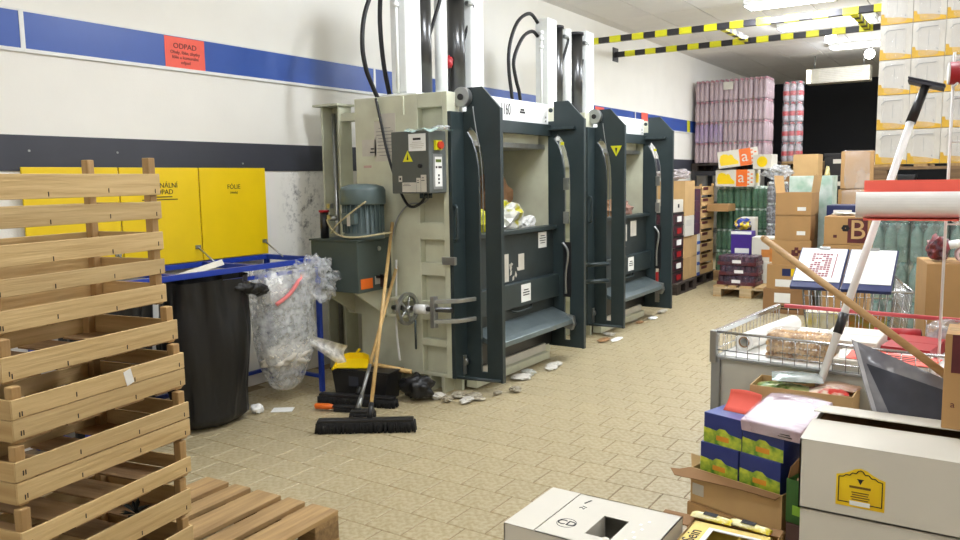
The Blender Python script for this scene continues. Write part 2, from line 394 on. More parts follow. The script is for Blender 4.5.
# black and yellow hazard frame under the ceiling
hz = thing('hazard_frame', 'black and yellow striped overhead bar frame fixed to the left wall', 'barrier', (XW, 9.44, 3.18))
def hz_bar(y, L):
    bar = B().box(0.01, L, y-0.03, y+0.03, 0.03, 0.10).out('bar', M_STRK, hz, 0.003)
    x = 0.16
    while x < L-0.15:
        B().box(x, x+0.15, y-0.032, y+0.032, 0.028, 0.102).out('yellow_band', M_STRY, bar); x += 0.30
    return bar
hz_bar(0, 5.0); hz_bar(1.21, 5.0)
for y in (0, 1.21): B().box(0, 0.012, y-0.09, y+0.09, -0.03, 0.16).out('wall_plate', M_STRK, hz)
for x in (1.85, 3.25):
    g = B().box(x-0.03, x+0.03, 0.033, 1.177, 0.035, 0.095).out('cross_bar', M_STRK, hz)
    for k in range(4): B().box(x-0.032, x+0.032, 0.10+k*0.28, 0.24+k*0.28, 0.033, 0.097).out('yellow_band', M_STRY, g)

# red notices on the wall rail
t = thing('red_notice', 'red paper notice lettered ODPAD stuck over the blue wall rail', 'sign', (XW+0.009, 3.305, 2.287))
B().box(0, 0.0015, 0, 0.312, 0, 0.203).out('sheet', M_RED, t)
Mn = fx(0.0016, 0.156, 0.10)
text('ODPAD', 0.048, Mn @ Matrix.Translation((0, 0.045, 0)), M_INK, t, off=0.0005, sx=1.1)
for i, s in enumerate(('Obaly, fólie, zbytky', 'fólie a komunální', 'odpad')):
    text(s, 0.030, Mn @ Matrix.Translation((0, 0.004-i*0.032, 0)), M_INK, t, off=0.0005)
t = tag(B().box(0, 0.0015, 0, 0.29, 0, 0.15).out('red_notice', M_RED, loc=(XW+0.017, 9.95, 2.33)), 'red paper slip on the blue rail behind the second press, nearer the first', 'sign')
t = tag(B().box(0, 0.0015, 0, 0.27, 0, 0.25).out('red_notice', M_RED, loc=(XW+0.017, 11.62, 2.25)), 'red paper slip on the blue rail near the pink bottle stack', 'sign')

# ================================================================== CRATES AND PALLETS (near left)
def pallet(loc, rz, label, group=None, my=None, mx=None, L=1.2, W=0.8):
    """wooden pallet, boards along local y, 144 mm high, base centre at loc"""
    my = my or M_PALY; mx = mx or M_PALX
    t = thing('wooden_pallet', label, 'pallet', loc, rz, group)
    ws = [0.145, 0.10, 0.145, 0.10, 0.145]; gap = (W-sum(ws))/4; x = -W/2
    for w in ws:
        B().box(x, x+w, -L/2, L/2, 0.122, 0.144).out('board', my, t, 0.003); x += w+gap
    for y in (-L/2+0.0725, 0, L/2-0.0725):
        B().box(-W/2, W/2, y-0.0725, y+0.0725, 0.100, 0.122).out('cross_board', mx, t, 0.002)
        for xx, bw in ((-W/2+0.05, 0.1), (0, 0.145), (W/2-0.05, 0.1)):
            B().box(xx-bw/2, xx+bw/2, y-0.0725, y+0.0725, 0.022, 0.100).out('block', mx, t, 0.003)
    for xx, bw in ((-W/2+0.05, 0.1), (0, 0.145), (W/2-0.05, 0.1)):
        B().box(xx-bw/2, xx+bw/2, -L/2, L/2, 0, 0.022).out('skid', my, t)
    return t
pallet((-2.62, 1.70, 0), R(3), 'worn brown wooden pallet on the tiles under the leaning crate stack')

def crate(F, z0, ztop, slats, label, jit=0.0, L=0.60, W=0.40, yaw=10.0):
    """slatted fruit crate; F = its far right corner (x,y); slats = (z0,z1) on every side"""
    a = R(yaw+jit)
    t = thing('wooden_crate', label, 'crate', (F[0], F[1], z0), a, 'slatted wooden fruit crates in the leaning stack')
    rr = random.Random(int(z0*1000))
    for x in (-W+0.008, -0.036):
        for y in (-L+0.008, -0.036):
            B().prism([(x, y), (x+0.028, y), (x+0.028, y+0.028), (x, y+0.028)], 'z', 0.0, ztop-z0-0.001).out('corner_post', M_CRATEZ, t, 0.003)
    for (s0, s1) in slats:
        for x in (0, -W):
            x0, x1 = (x-0.0075, x) if x == 0 else (x, x+0.0075)
            d = rr.uniform(-0.003, 0.003)
            s = B().box(x0, x1, -L, 0, s0-z0+d, s1-z0+d).out('slat', M_CRATE, t, 0.0015)
            if x == 0:
                st = B()
                for yy in (-L+0.02, -L+0.027, -L*0.68, -L*0.34, -0.022):
                    zz = s0-z0+d+rr.uniform(0.002, 0.014); st.box(-0.0005, 0.0012, yy-0.0012, yy+0.0012, zz, zz+0.013)
                st.out('staple', M_INK, s)['kind'] = 'stuff'
        for y in (0, -L):
            y0, y1 = (y-0.0075, y) if y == 0 else (y, y+0.0075)
            B().box(-W+0.0078, -0.0078, y0, y1, s0-z0+rr.uniform(-0.003, 0.003), s1-z0).out('slat', M_CRATEX, t, 0.0015)
    for k in range(4):
        y = -L+0.06+k*(L-0.12)/3
        B().box(-W+0.009, -0.009, y-0.055, y+0.055, 0.004, 0.010).out('bottom_board', M_CRATEB, t)
    return t
crate((-2.262, 1.574), 1.13, 1.605, ((1.485, 1.553), (1.407, 1.462), (1.307, 1.365), (1.230, 1.278), (1.139, 1.197)), 'tall five-slat crate topmost on the leaning stack', 0.5, W=0.31)
crate((-2.204, 1.566), 1.01, 1.129, ((1.018, 1.082),), 'shallow single-slat crate directly under the tall topmost crate', -0.6)
crate((-2.178, 1.564), 0.858, 1.009, ((0.926, 0.977), (0.868, 0.922)), 'two-slat crate with a small white label in the leaning stack', 0.4)
crate((-2.156, 1.556), 0.698, 0.857, ((0.764, 0.816), (0.706, 0.761)), 'two-slat crate below the one with the white label', -0.5)
crate((-2.147, 1.545), 0.578, 0.697, ((0.588, 0.638),), 'shallow single-slat crate below both two-slat crates', 0.8)
crate((-2.141, 1.533), 0.452, 0.577, ((0.462, 0.538),), 'wide single-slat crate third above the pallet', -0.4)
crate((-2.130, 1.526), 0.332, 0.451, ((0.342, 0.419),), 'wide single-slat crate second above the pallet', 0.6)
crate((-2.150, 1.530), 0.145, 0.331, ((0.16, 0.22), (0.25, 0.31)), 'lowest crate standing on the brown pallet', 0.0)
for o in [c for c in COL.objects if c.name.startswith('wooden_crate') and 'white label' in c['label'] and c['label'].startswith('two-slat crate with')]:
    patch('label', frame((0.0004, -0.235, 0.066), (0, 1, 0.25), (0, -0.25, 1)), 0.028, 0.045, M_PAPER, o)
bl = B()
for i in range(16):
    a = i*2.4; d = Vector((math.cos(a), math.sin(a), 0.4+0.3*math.sin(i*1.7)))
    p = Vector((0, 0, 0.014)); q = p+d*0.03; s_ = d.cross(Vector((0, 0, 1))).normalized()*0.008
    bl.bm.faces.new([bl.bm.verts.new(v) for v in (p, q-s_+Vector((0, 0, .004)), q+d*0.02, q+s_+Vector((0, 0, .004)))])
tag(bl.out('dried_leaf_sprig', pm('dry_leaf', (40, 44, 30), 0.8, var=0.3), loc=(-2.24, 1.40, 0.464)), 'small dark dried leaf sprig lying in a low crate', 'plant')

# ================================================================== WASTE STATION: blue frame, three yellow lids, bags
ws = thing('waste_sack_stand', 'blue tube sack stand with three raised yellow lids against the wall', 'waste stand', (XW+0.04, 2.27, 0))
DX, DY, ZT = 0.555, 1.79, 0.985
fr = B()
for x in (0.015, DX-0.015): fr.box(x-0.015, x+0.015, 0, DY, ZT-0.035, ZT)
for y in (0.015, 0.61, 1.20, DY-0.015): fr.box(0.03, DX-0.03, y-0.015, y+0.015, ZT-0.035, ZT)
fr.out('top_frame', M_BLUEF, ws, 0.003)
B().box(DX-0.06, DX-0.03, 0.61, DY-0.1, ZT-0.10, ZT-0.075).out('sack_rail', M_BLUEF, ws, 0.003)
for x in (0.015, DX-0.015):
    for y in (0.015, DY-0.015): B().box(x-0.016, x+0.016, y-0.016, y+0.016, 0, ZT-0.035).out('leg', M_BLUEF, ws, 0.003)
for y in (0.015, DY-0.015): B().box(0.03, DX-0.03, y-0.012, y+0.012, 0.10, 0.125).out('lower_rail', M_BLUEF, ws)
B().box(-0.012, 0.012, 0.03, DY-0.03, 0.10, 0.125, Matrix.Translation((0.015, 0, 0))).out('lower_rail', M_BLUEF, ws)
for k in range(3):
    y0 = 0.03+k*0.59
    ld = B().box(0.002, 0.016, y0+0.004, y0+0.586, ZT+0.005, ZT+0.642).out('lid', M_YEL, ws, 0.004)
    for yy in ((y0+0.50,) if k < 2 else (y0+0.50, )):
        B().cyl((0.02, yy+0.05, ZT+0.10), (0.21, yy+0.05, ZT-0.01), 0.006, 8).out('lid_strut', M_STEEL, ld)
        B().box(0.016, 0.024, yy+0.03, yy+0.07, ZT+0.09, ZT+0.115).out('bracket', M_STEEL, ld)
    if k == 2:
        text('FÓLIE', 0.046, fx(0.017, y0+0.29, ZT+0.507), M_INK, ld, off=0.0005); text('(obaly)', 0.024, fx(0.017, y0+0.29, ZT+0.468), M_INK, ld, off=0.0005)
    if k == 1:
        text('KOMUNÁLNÍ', 0.046, fx(0.017, y0+0.28, ZT+0.525), M_INK, ld, off=0.0005); text('ODPAD', 0.046, fx(0.017, y0+0.30, ZT+0.482), M_INK, ld, off=0.0005)
        lines(fx(0.016, y0+0.14, ZT+0.425), 0.28, 0.035, 2, M_INK, ld, frac=0.35)
def bag(name, label, loc, w, d, h, mat, seed, top=0.5, n=56, wr=0.06, parts=None):
    """hanging sack: gathered neck, bulging belly, vertical folds"""
    t = thing(name, label, 'bag', loc)
    def f(u, v):
        a = u*2*math.pi
        prof = (0.86+0.14*v)*(1-0.03*math.sin(v*9)) if v > 0.05 else 0.60+v*5.2
        fold = 1+wr*0.7*math.sin(a*9+seed+3*v+2*noise.noise(Vector((a, v*2, seed))))*(0.3+v)+wr*2.2*noise.noise(Vector((math.cos(a)*2.0, math.sin(a)*2.0, v*2.2+seed)))+wr*1.1*abs(noise.noise(Vector((math.cos(a)*7, math.sin(a)*7, v*3+seed))))
        return Vector((math.cos(a)*d/2*prof*fold, math.sin(a)*w/2*prof*fold, h*v+0.01*noise.noise(Vector((a, v*5, seed)))))
    b = B().grid(f, 96, 44, wrap=True)
    b.out('sack', mat, t)
    return t
t = bag('black_rubbish_bag', 'large black plastic rubbish bag hanging in the blue stand', (-4.10, 3.12, 0.012), 0.60, 0.40, 0.925, M_BAG, 1.3)
kb = B()
for i in range(5): kb.blob((0.16+0.03*math.sin(i), 0.12+i*0.05, 0.865-0.012*i), (0.05, 0.055, 0.035), i+2, 0.45, 2.5, 3)
kb.out('knotted_rim', M_BAG, t)
t = bag('black_rubbish_bag', 'second black rubbish bag in the blue stand behind the crates', (-4.24, 2.55, 0.012), 0.50, 0.42, 0.86, M_BAG, 4.1)
tag(B().prism([(0, 0), (0.30, 0.02), (0.32, 0.14), (0.03, 0.12)], 'z', 0, 0.004).out('paper_sheet', M_PAPER, loc=(-4.18, 2.99, 0.93), rot=(R(8), R(-14), R(65))), 'cream paper sheet stuck in the mouth of the black bag', 'paper')
cb = thing('clear_rubbish_bag', 'clear plastic bag stuffed with film hanging beside the black bag', 'bag', (-4.06, 3.725, 0.10))
def cbag(u, v):
    a = u*2*math.pi; pr = (0.35+0.65*min(1, v*2.2)**0.6)*(1-0.25*max(0, v-0.7))
    k = pr*(1+0.10*noise.noise(Vector((math.cos(a)*1.8, math.sin(a)*1.8, v*3.0)))+0.05*noise.noise(Vector((math.cos(a)*6, math.sin(a)*6, v*9))))
    return Vector((math.cos(a)*0.17*k, math.sin(a)*0.25*k, 0.84*v))
B().grid(cbag, 72, 40, wrap=True).out('sack', M_FILM, cb)
B().blob((0.11, 0.19, 0.74), (0.13, 0.16, 0.15), 8, 0.45, 2.6, 5).out('top_bulge', M_FILM, cb)
B().blob((0.0, 0.02, 0.50), (0.11, 0.17, 0.24), 5, 0.5, 2.4, 4).out('crumpled_film', film('inner_film', (190, 196, 196), 0.3, 0.25, 0.8, 18), cb)
B().blob((0.02, -0.01, 0.24), (0.12, 0.17, 0.09), 6, 0.5, 2.0, 4).out('white_foam', M_PAPER2, cb)
B().blob((0.02, -0.10, 0.70), (0.07, 0.10, 0.09), 9, 0.5, 2.5, 4).out('pale_wrapping', M_PAPER, cb)
B().tube([(0.14, -0.19, 0.62), (0.17, -0.10, 0.68), (0.17, -0.02, 0.75), (0.14, 0.06, 0.79)], 0.014).out('pink_tape', pm('pink_tape', (240, 130, 130), 0.5), cb)
def tail(u, v): return Vector((0.12+0.10*v+0.02*math.sin(u*7), 0.10+0.26*v+0.05*(u-0.5)*(1-v*0.2), 0.34-0.17*v+(u-0.5)*0.12*(0.3+v)))
B().grid(tail, 9, 10).out('loose_corner', film('loose_film', (238, 236, 230), 0.75, 0.3), cb)
tag(B().blob((0, 0, 0.03), (0.035, 0.04, 0.03), 4, 0.5, 2.2, 3).out('crumpled_paper_ball', M_PAPER, loc=(-4.02, 3.42, 0.004)), 'small white crumpled ball on the tiles beside the black bag', 'litter')
tag(B().box(-0.07, 0.07, -0.05, 0.05, 0, 0.003).out('white_card', M_PAPER, loc=(-3.93, 3.56, 0.001), rot=(0, 0, R(35))), 'flat white card lying on the tiles before the clear bag', 'litter')

# ================================================================== THE TWO BALING PRESSES
def arcpts(cx, cz, r, a0, a1, n): return [(cx+r*math.cos(R(a0+(a1-a0)*i/n)), cz+r*math.sin(R(a0+(a1-a0)*i/n))) for i in range(n+1)]
SLOT_L = [(0.055, 1.85), (0.095, 1.79), (0.125, 1.71), (0.145, 1.60), (0.150, 1.48), (0.150, 0.15)]
SLOT_R = [(0.090, 1.885), (0.135, 1.83), (0.170, 1.74), (0.192, 1.62), (0.200, 1.48), (0.200, 0.15)]
def side_plate(b, y0, y1):
    b.prism([(0.0, 0.09), (0.0, 1.99), (0.055, 1.99)]+SLOT_L+[(0.150, 0.09)], 'y', y0, y1)
    b.prism([(0.055, 1.85), (0.055, 2.15), (0.185, 2.15), (0.330, 1.998), (0.330, 1.885), (0.090, 1.885)], 'y', y0, y1)
    b.prism([(0.150, 0.09), (0.150, 0.15), (0.200, 0.15), (0.200, 0.09)], 'y', y0, y1)
    b.prism([(0.090, 1.885), (0.330, 1.885), (0.330, 0.09), (0.200, 0.09)]+SLOT_R[::-1][:-1], 'y', y0, y1)
    # stiffening lips along the front edge
    b.box(0.316, 0.336, y0-0.012, y1+0.006, 0.09, 1.998)
def fins(b, c, r, z0, z1, n=20):
    for i in range(n):
        a = 2*math.pi*i/n; M = Matrix.Translation(c) @ Matrix.Rotation(a, 4, 'Z')
        b.box(r-0.004, r+0.014, -0.003, 0.003, z0, z1, M)
def baler(loc, label, first):
    t = thing('baling_press', label, 'baling press', loc)
    W, D = 1.60, 0.84
    # cream steel body, hollow press chamber open to the front
    b = B()
    b.box(-D, -0.255, 0, 0.15, 0.115, 2.12)                              # left cheek, flat panel
    b.box(-0.255, -0.045, 0.055, 0.15, 0.115, 2.12)                      # recessed channel
    b.box(-0.045, 0, 0, 0.15, 0.115, 2.12)                               # front post
    for z0, z1 in ((2.02, 2.12), (1.62, 1.70), (1.10, 1.22), (0.845, 0.935), (0.52, 0.66), (0.335, 0.385), (0.115, 0.14)):
        b.box(-0.255, -0.045, 0, 0.055, z0, z1)
    b.box(-D, 0, W-0.14, W, 0.115, 2.12)
    b.box(-D, -D+0.06, 0.15, W-0.14, 0.115, 2.12)
    b.box(-D+0.06, -0.02, 0.15, W-0.14, 1.90, 2.12)
    b.box(-D+0.06, -0.02, 0.15, W-0.14, 0.115, 1.05)
    b.out('body', M_BODY, t, 0.004)
    for x in (-0.84, -0.55, -0.33, -0.21, -0.09):
        for y0 in (0.0, W-0.15): B().box(x, x+0.022, y0, y0+0.15 if y0 else 0.119, 0, 0.115).out('base_foot', M_BODY, t)
    B().box(-D, 0, 0.12, 0.15, 0, 0.115).out('base_web', M_BODY, t)
    for x in (-0.655, -0.395):                                            # lifting brackets near the top edge
        B().box(x, x+0.05 if x < -0.5 else x+0.025, -0.012, 0, 1.95 if x < -0.5 else 1.98, 2.11).out('lifting_bracket', M_BODY, t, 0.003)
    B().box(-0.275, -0.035, -0.0015, 0.004, 1.128, 1.205).out('cover_plate', M_BODY, t, 0.002)
    # chamber, platen and bale inside
    B().box(-D+0.061, -D+0.075, 0.152, W-0.142, 1.05, 1.90).out('chamber_back', pm('chamber_grey', (104, 108, 96), 0.5), t)
    B().box(-D+0.08, -0.03, 0.16, W-0.15, 1.76, 1.80).out('platen', M_STEEL, t, 0.004)
    B().box(-D+0.12, -0.06, 0.22, W-0.2, 1.80, 1.90).out('ram_bracket', M_BODY, t, 0.004)
    for y in (0.45, 1.1): B().box(-0.16, -0.08, y, y+0.07, 1.80, 1.87).out('platen_block', M_STRY if y > 1 else M_DGREY, t, 0.004)
    # white header and grey beam
    B().box(-0.02, 0.004, 0.175, W-0.146, 1.963, 2.13).out('header_panel', M_BWHITE, t, 0.003)
    if first:
        text('1160', 0.125, fx(0.004, 0.765, 2.045), M_INK, t, off=0.001, sx=0.60)
        c = patch('badge', fx(0.0045, 0.955, 1.985), 0.125, 0.125, M_PAPER, t); lines(fx(0.006, 0.972, 2.028), 0.09, 0.04, 2, M_INK, c, frac=0.8)
    for z in (2.02, 1.99): B().cyl((0.004, 1.40, z), (0.012, 1.40, z), 0.008, 8).out('bolt', M_STEEL, t)
    B().box(-0.01, 0.03, 0.175, W-0.146, 1.868, 1.962).out('upper_beam', M_DGREY, t, 0.003)
    # grey front posts and the tall slotted door guides
    b = B().box(0, 0.03, 0.0, 0.152, 0.115, 1.985); b.out('front_post', M_DGREY, t, 0.003)
    b = B().box(0, 0.03, W-0.125, W, 0.115, 1.985); b.out('front_post', M_DGREY, t, 0.003)
    for y0 in (0.154, 1.454):
        b = B(); side_plate(b, y0, y0+0.02); g = b.out('door_guide', M_DGREY, t)
        if y0 < 1:
            B().tube([(0.115, y0-0.008, 2.02), (0.135, y0-0.008, 1.88), (0.17, y0-0.008, 1.70), (0.186, y0-0.008, 1.5), (0.186, y0-0.008, 1.15)], 0.004, 6).out('lift_cable', M_STEEL, g)
            if not first:
                B().prism([(0, 0), (0.115, 0), (0.0575, -0.10)], 'y', y0-0.0035, y0-0.0015, Matrix.Translation((0.19, 0, 1.81))).out('warning_sign', M_STRY, g)
                B().prism([(0.045, 0), (0.07, 0), (0.0575, -0.055)], 'y', y0-0.005, y0-0.0035, Matrix.Translation((0.19, 0, 1.79))).out('warning_mark', M_INK, g)
        else:
            B().tube([(0.10, y0-0.006, 1.86), (0.14, y0-0.006, 1.74), (0.165, y0-0.006, 1.55), (0.168, y0-0.006, 1.18)], 0.003, 6).out('lift_cable', M_STEEL, g)
            B().tube([(0.13, y0-0.006, 1.80), (0.19, y0-0.006, 1.66), (0.205, y0-0.006, 1.45), (0.205, y0-0.006, 1.2)], 0.003, 6).out('lift_cable', M_STEEL, g)
            for z in (1.42, 1.14): B().box(0.15, 0.195, y0-0.022, y0-0.001, z, z+0.10).out('cable_clamp', M_STEEL, g, 0.003)
            B().cyl((0.10, y0-0.02, 1.845), (0.10, y0, 1.845), 0.018, 10).out('cable_pulley', M_WTRIM, g)
            B().box(0.125, 0.15, y0-0.014, y0, 1.79, 1.815).out('marker', M_STRY, g)
            B().box(-0.03, 0.26, y0-0.05, y0, 1.915, 1.935).out('stop_shelf', M_DGREY, g, 0.002)
            B().cyl((0.03, y0-0.012, 2.08), (0.03, y0, 2.08), 0.018, 10).out('bolt', M_DGREY, g)
            B().box(0.14, 0.215, y0-0.004, y0, 0.52, 0.985).out('access_slot', M_BLKPL, g)
            B().tube([(0.14, y0-0.015, 0.98), (0.19, y0-0.015, 0.90), (0.17, y0-0.015, 0.72), (0.17, y0-0.015, 0.55)], 0.011).out('latch_lever', M_STEEL, g)
    # pulley at the top of the left guide
    p = B().ring((0.045, 0.100, 2.085), (0.045, 0.148, 2.085), 0.068, 0.016, 28).out('pulley_wheel', M_STEEL, t, 0.003)
    B().cyl((0.045, 0.090, 2.085), (0.045, 0.152, 2.085), 0.022, 12).out('hub', M_INK, p)
    # D handle on the left front post
    B().tube([(0.028, 0.03, 1.34), (0.065, -0.005, 1.335), (0.075, -0.01, 1.30), (0.075, -0.01, 1.14), (0.065, -0.005, 1.105), (0.028, 0.03, 1.10)], 0.011, 8).out('grab_handle', M_DGREY, t)
    # lower door with ledge, cross beam, labels
    dr = B().box(0.0, 0.045, 0.176, 1.452, 0.30, 1.095).out('lower_door', M_DGREY2, t, 0.003)
    B().box(-0.03, 0.085, 0.176, 1.452, 1.095, 1.125).out('door_ledge', M_DGREY, dr, 0.003)
    B().box(0.045, 0.10, 0.176, 1.452, 0.525, 0.715).out('door_beam', M_DGREY, dr, 0.004)
    B().tube([(0.06, 0.72, 0.50), (0.085, 0.78, 0.485), (0.085, 0.98, 0.49), (0.06, 1.04, 0.505)], 0.008).out('door_pull', M_DGREY, dr)
    for (y, z, w, h, m) in ((0.58, 0.73, 0.135, 0.215, M_PAPER2), (0.865, 0.80, 0.09, 0.13, M_PAPER2), (1.19, 0.95, 0.14, 0.13, M_PAPER)) if first else ((0.57, 0.78, 0.12, 0.24, pm('label_yellow', (214, 200, 120), 0.6)), (0.80, 0.86, 0.10, 0.17, M_PAPER2), (1.0, 0.9, 0.16, 0.16, M_PAPER2)):
        s = patch('label', fx(0.0455, y, z), w, h, m, dr); lines(fx(0.047, y+0.015, z+0.03), w-0.03, h*0.6, 4, M_PAPER2 if m is not M_PAPER else M_INK, s, frac=0.3)
    s = patch('label', fx(0.1005, 0.81, 0.555), 0.15, 0.14, M_PAPER, dr); lines(fx(0.102, 0.83, 0.60), 0.11, 0.06, 3, M_INK, s, frac=0.4)
    for k in range(7):                                                   # torn sticker remains
        B().prism([(0, 0), (0.03, 0.01), (0.035, 0.04), (0.01, 0.035)], 'x', 0.0455, 0.0462, Matrix.Translation((0, 0.73+0.018*k, 0.77+0.03*(k % 4))) @ Matrix.Rotation(k*0.8, 4, 'X')).out('sticker_remnant', M_PAPER2, dr)
    # bale tipping tray at the foot of the door
    tr = B()
    tr.prism([(0.045, 0.43), (0.045, 0.405), (0.20, 0.335), (0.235, 0.30), (0.26, 0.31), (0.255, 0.345), (0.21, 0.37)], 'y', 0.19, 1.44)
    tr.out('tipping_tray', pm('tray_grey', (112, 124, 126), 0.3, 0.5, var=0.08), t, 0.003)
    B().cyl((0.225, 0.185, 0.335), (0.225, 1.447, 0.335), 0.024, 12).out('tray_roller', M_DSTEEL, t)
    B().prism([(0.17, 0.27), (0.25, 0.25), (0.275, 0.30), (0.26, 0.37), (0.19, 0.38)], 'y', 1.385, 1.43).out('tray_bracket', M_STEEL, t, 0.004)
    B().box(-0.02, 0.03, 0.19, 1.44, 0.115, 0.295).out('dark_void_panel', M_BLKPL, t)  # black panel standing for the shaded void under the tray, no real part
    B().box(0.0, 0.09, 0.176, 1.30, 0.015, 0.075).out('base_rail', M_BODY, t, 0.004)
    B().box(0.0, 0.05, 0.176, 1.30, 0.075, 0.14).out('base_rail', M_PAPER2, t, 0.004)
    B().cyl((0.03, 0.02, 0.125), (0.32, 0.14, 0.105), 0.012, 8).out('floor_bar', M_DGREY, t)
    B().cyl((0.03, 0.13, 0.22), (0.03, 0.10, 0.22), 0.03, 12).out('chain_sprocket', M_STEEL, t)
    B().box(0.032, 0.045, 0.09, 0.12, 0.13, 0.27).out('chain_guard', M_STEEL, t)
    # locking handwheel with spindle and clamp forks on the left cheek
    if first:
        hw = B(); c = Vector((-0.285, -0.13, 0.615))
        hw.ring(c+Vector((-0.012, 0, 0)), c+Vector((0.012, 0, 0)), 0.118, 0.096, 28)
        for k in range(5):
            a = k*2*math.pi/5; hw.cyl(c, c+Vector((0, math.cos(a), math.sin(a)))*0.1, 0.009, 6)
        hw.cyl(c+Vector((-0.03, 0, 0)), c+Vector((0.035, 0, 0)), 0.026, 12)
        h_ = hw.out('handwheel', M_STEEL, t)
        B().cyl(c+Vector((0.02, 0.06, -0.09)), c+Vector((0.02, 0.06, -0.30)), 0.008, 8).out('wheel_handle', M_DGREY, h_)
        B().cyl((-0.42, -0.13, 0.615), (0.10, -0.13, 0.635), 0.018, 10).out('spindle', M_DSTEEL, t)
        B().cyl((-0.21, -0.13, 0.62), (-0.11, -0.13, 0.625), 0.034, 14).out('spindle_collar', M_WTRIM, t)
        for z in (0.685, 0.545):
            B().prism([(-0.06, -0.15), (-0.045, -0.16), (0.10, -0.05), (0.15, 0.10), (0.13, 0.11), (0.07, -0.03), (-0.05, -0.12)], 'z', z-0.014, z+0.014).out('clamp_fork', M_STEEL, t, 0.003)
        B().box(-0.065, -0.03, -0.16, -0.11, 0.50, 0.72).out('clamp_block', M_STEEL, t, 0.004)
        for z in (0.665, 0.55): B().box(-0.44, -0.30, -0.15, 0.0, z, z+0.022).out('wheel_bracket', M_BODY, t, 0.003)
        B().box(-0.05, 0.06, -0.03, 0.0, 0.93, 0.985).out('hinge_strap', M_STEEL, t, 0.003)
        B().tube([(-0.44, -0.05, 0.95), (-0.442, -0.06, 0.70), (-0.44, -0.07, 0.45), (-0.40, -0.09, 0.22)], 0.008).out('white_cable', M_WTRIM, t)
        # papers and stickers on the cheek
        s = patch('instruction_sheet', fy(-0.655, 0, 1.66), 0.20, 0.34, M_PAPER2, t); lines(fy(-0.64, -0.001, 1.69), 0.17, 0.22, 9, M_DARKB, s, frac=0.12)
        s = patch('type_plate', fy(-0.775, 0, 1.70), 0.135, 0.12, M_PAPER2, t); lines(fy(-0.70, -0.001, 1.715), 0.05, 0.05, 2, M_INK, s, frac=0.4)
        patch('type_plate', fy(-0.765, 0, 1.615), 0.075, 0.018, pm('pink_label', (205, 170, 160), 0.6), t)
        # control cabinet
        cb = B().box(-0.335, -0.015, -0.20, -0.002, 1.43, 1.85).out('control_cabinet', M_CAB, t, 0.005)
        B().box(-0.0155, -0.013, -0.195, -0.007, 1.435, 1.845).out('lit_side_face', M_CAB2, cb)  # lighter grey paints in the brighter light on this face
        s = patch('notice', fy(-0.182, -0.2005, 1.715), 0.145, 0.115, M_PAPER, cb)
        lines(fy(-0.16, -0.202, 1.785), 0.10, 0.02, 1, M_INK, s, frac=0.7); lines(fy(-0.172, -0.202, 1.73), 0.125, 0.05, 4, M_PAPER2, s, frac=0.3)
        s = B().prism([(0, 0), (0.085, 0), (0.0425, 0.075)], 'y', -0.2022, -0.2005, Matrix.Translation((-0.235, 0, 1.645))).out('warning_triangle', M_STRY, cb)
        B().prism([(0.035, 0.012), (0.05, 0.012), (0.043, 0.052)], 'y', -0.2032, -0.2022, Matrix.Translation((-0.235, 0, 1.645))).out('bolt_mark', M_INK, s)
        B().cyl((-0.085, -0.215, 1.615), (-0.085, -0.2, 1.615), 0.014, 10).out('lock', M_INK, cb)
        s = patch('key_plate', fy(-0.275, -0.2005, 1.51), 0.03, 0.04, M_PAPER2, cb); B().box(-0.266, -0.254, -0.204, -0.2018, 1.522, 1.538).out('key_slot', M_INK, s)
        for x, w, h in ((-0.245, 0.12, 0.065), (-0.122, 0.034, 0.095), (-0.084, 0.046, 0.115)):
            s = patch('rating_label', fy(x, -0.2005, 1.44), w, h, M_PAPER2, cb); lines(fy(x+0.005, -0.202, 1.44+h*0.6), w*0.6, h*0.3, 2, M_DARKB, s, frac=0.3)
        q = B().box(-0.0135, 0.010, -0.145, -0.075, 1.72, 1.785).out('main_switch', M_STRY, cb, 0.003)
        B().cyl((0.008, -0.11, 1.752), (0.030, -0.11, 1.752), 0.026, 14).out('red_knob', pm('switch_red', (210, 60, 24), 0.4), q)
        k = B().box(-0.0135, -0.006, -0.165, -0.055, 1.455, 1.695).out('keypad_bezel', M_SHELF, cb, 0.003)
        B().box(-0.006, -0.004, -0.145, -0.065, 1.475, 1.675).out('keypad', M_PAPER, k)
        B().box(-0.004, -0.003, -0.137, -0.075, 1.638, 1.658).out('display', pm('lcd_green', (96, 116, 40), 0.4), k)
        for (yy, z) in ((-0.13, 1.605), (-0.1, 1.605), (-0.08, 1.605), (-0.105, 1.55), (-0.105, 1.525), (-0.105, 1.50)):
            B().box(-0.004, -0.002, yy-0.008, yy+0.008, z-0.007, z+0.007).out('key', M_INK, k)
        for yy in (-0.15, -0.10, -0.05): B().cyl((-0.12, yy, 1.43), (-0.12, yy, 1.395), 0.014, 8).out('cable_gland', M_DGREY, cb)
        def sheet(u, v): return Vector((-0.20+0.28*u, -0.23+0.21*v, 1.858+0.006*math.sin(u*14+v*5)+0.004*math.sin(v*19)-(0.02 if v < 0.06 else 0)*(0.6+0.4*math.sin(u*9))))
        so = B().grid(sheet, 24, 10).out('film_on_cabinet', M_FILMG, cb)
        B().blob((0.03, -0.12, 1.866), (0.06, 0.05, 0.016), 3, 0.5, 2.3, 3).out('film_on_cabinet', M_FILM, cb)
        B().tube([(-0.62, -0.012, 2.11), (-0.575, -0.02, 1.95), (-0.52, -0.02, 1.72), (-0.43, -0.03, 1.50), (-0.33, -0.06, 1.365), (-0.24, -0.10, 1.335), (-0.17, -0.10, 1.36), (-0.13, -0.10, 1.40)], 0.010, 8).out('power_cable', M_BLACK, t)
        B().tube([(-0.13, -0.05, 1.40), (-0.2, -0.03, 1.36), (-0.34, -0.02, 1.345), (-0.44, -0.03, 1.24), (-0.48, -0.05, 1.08)], 0.006).out('grey_cable', M_SHELF, t)
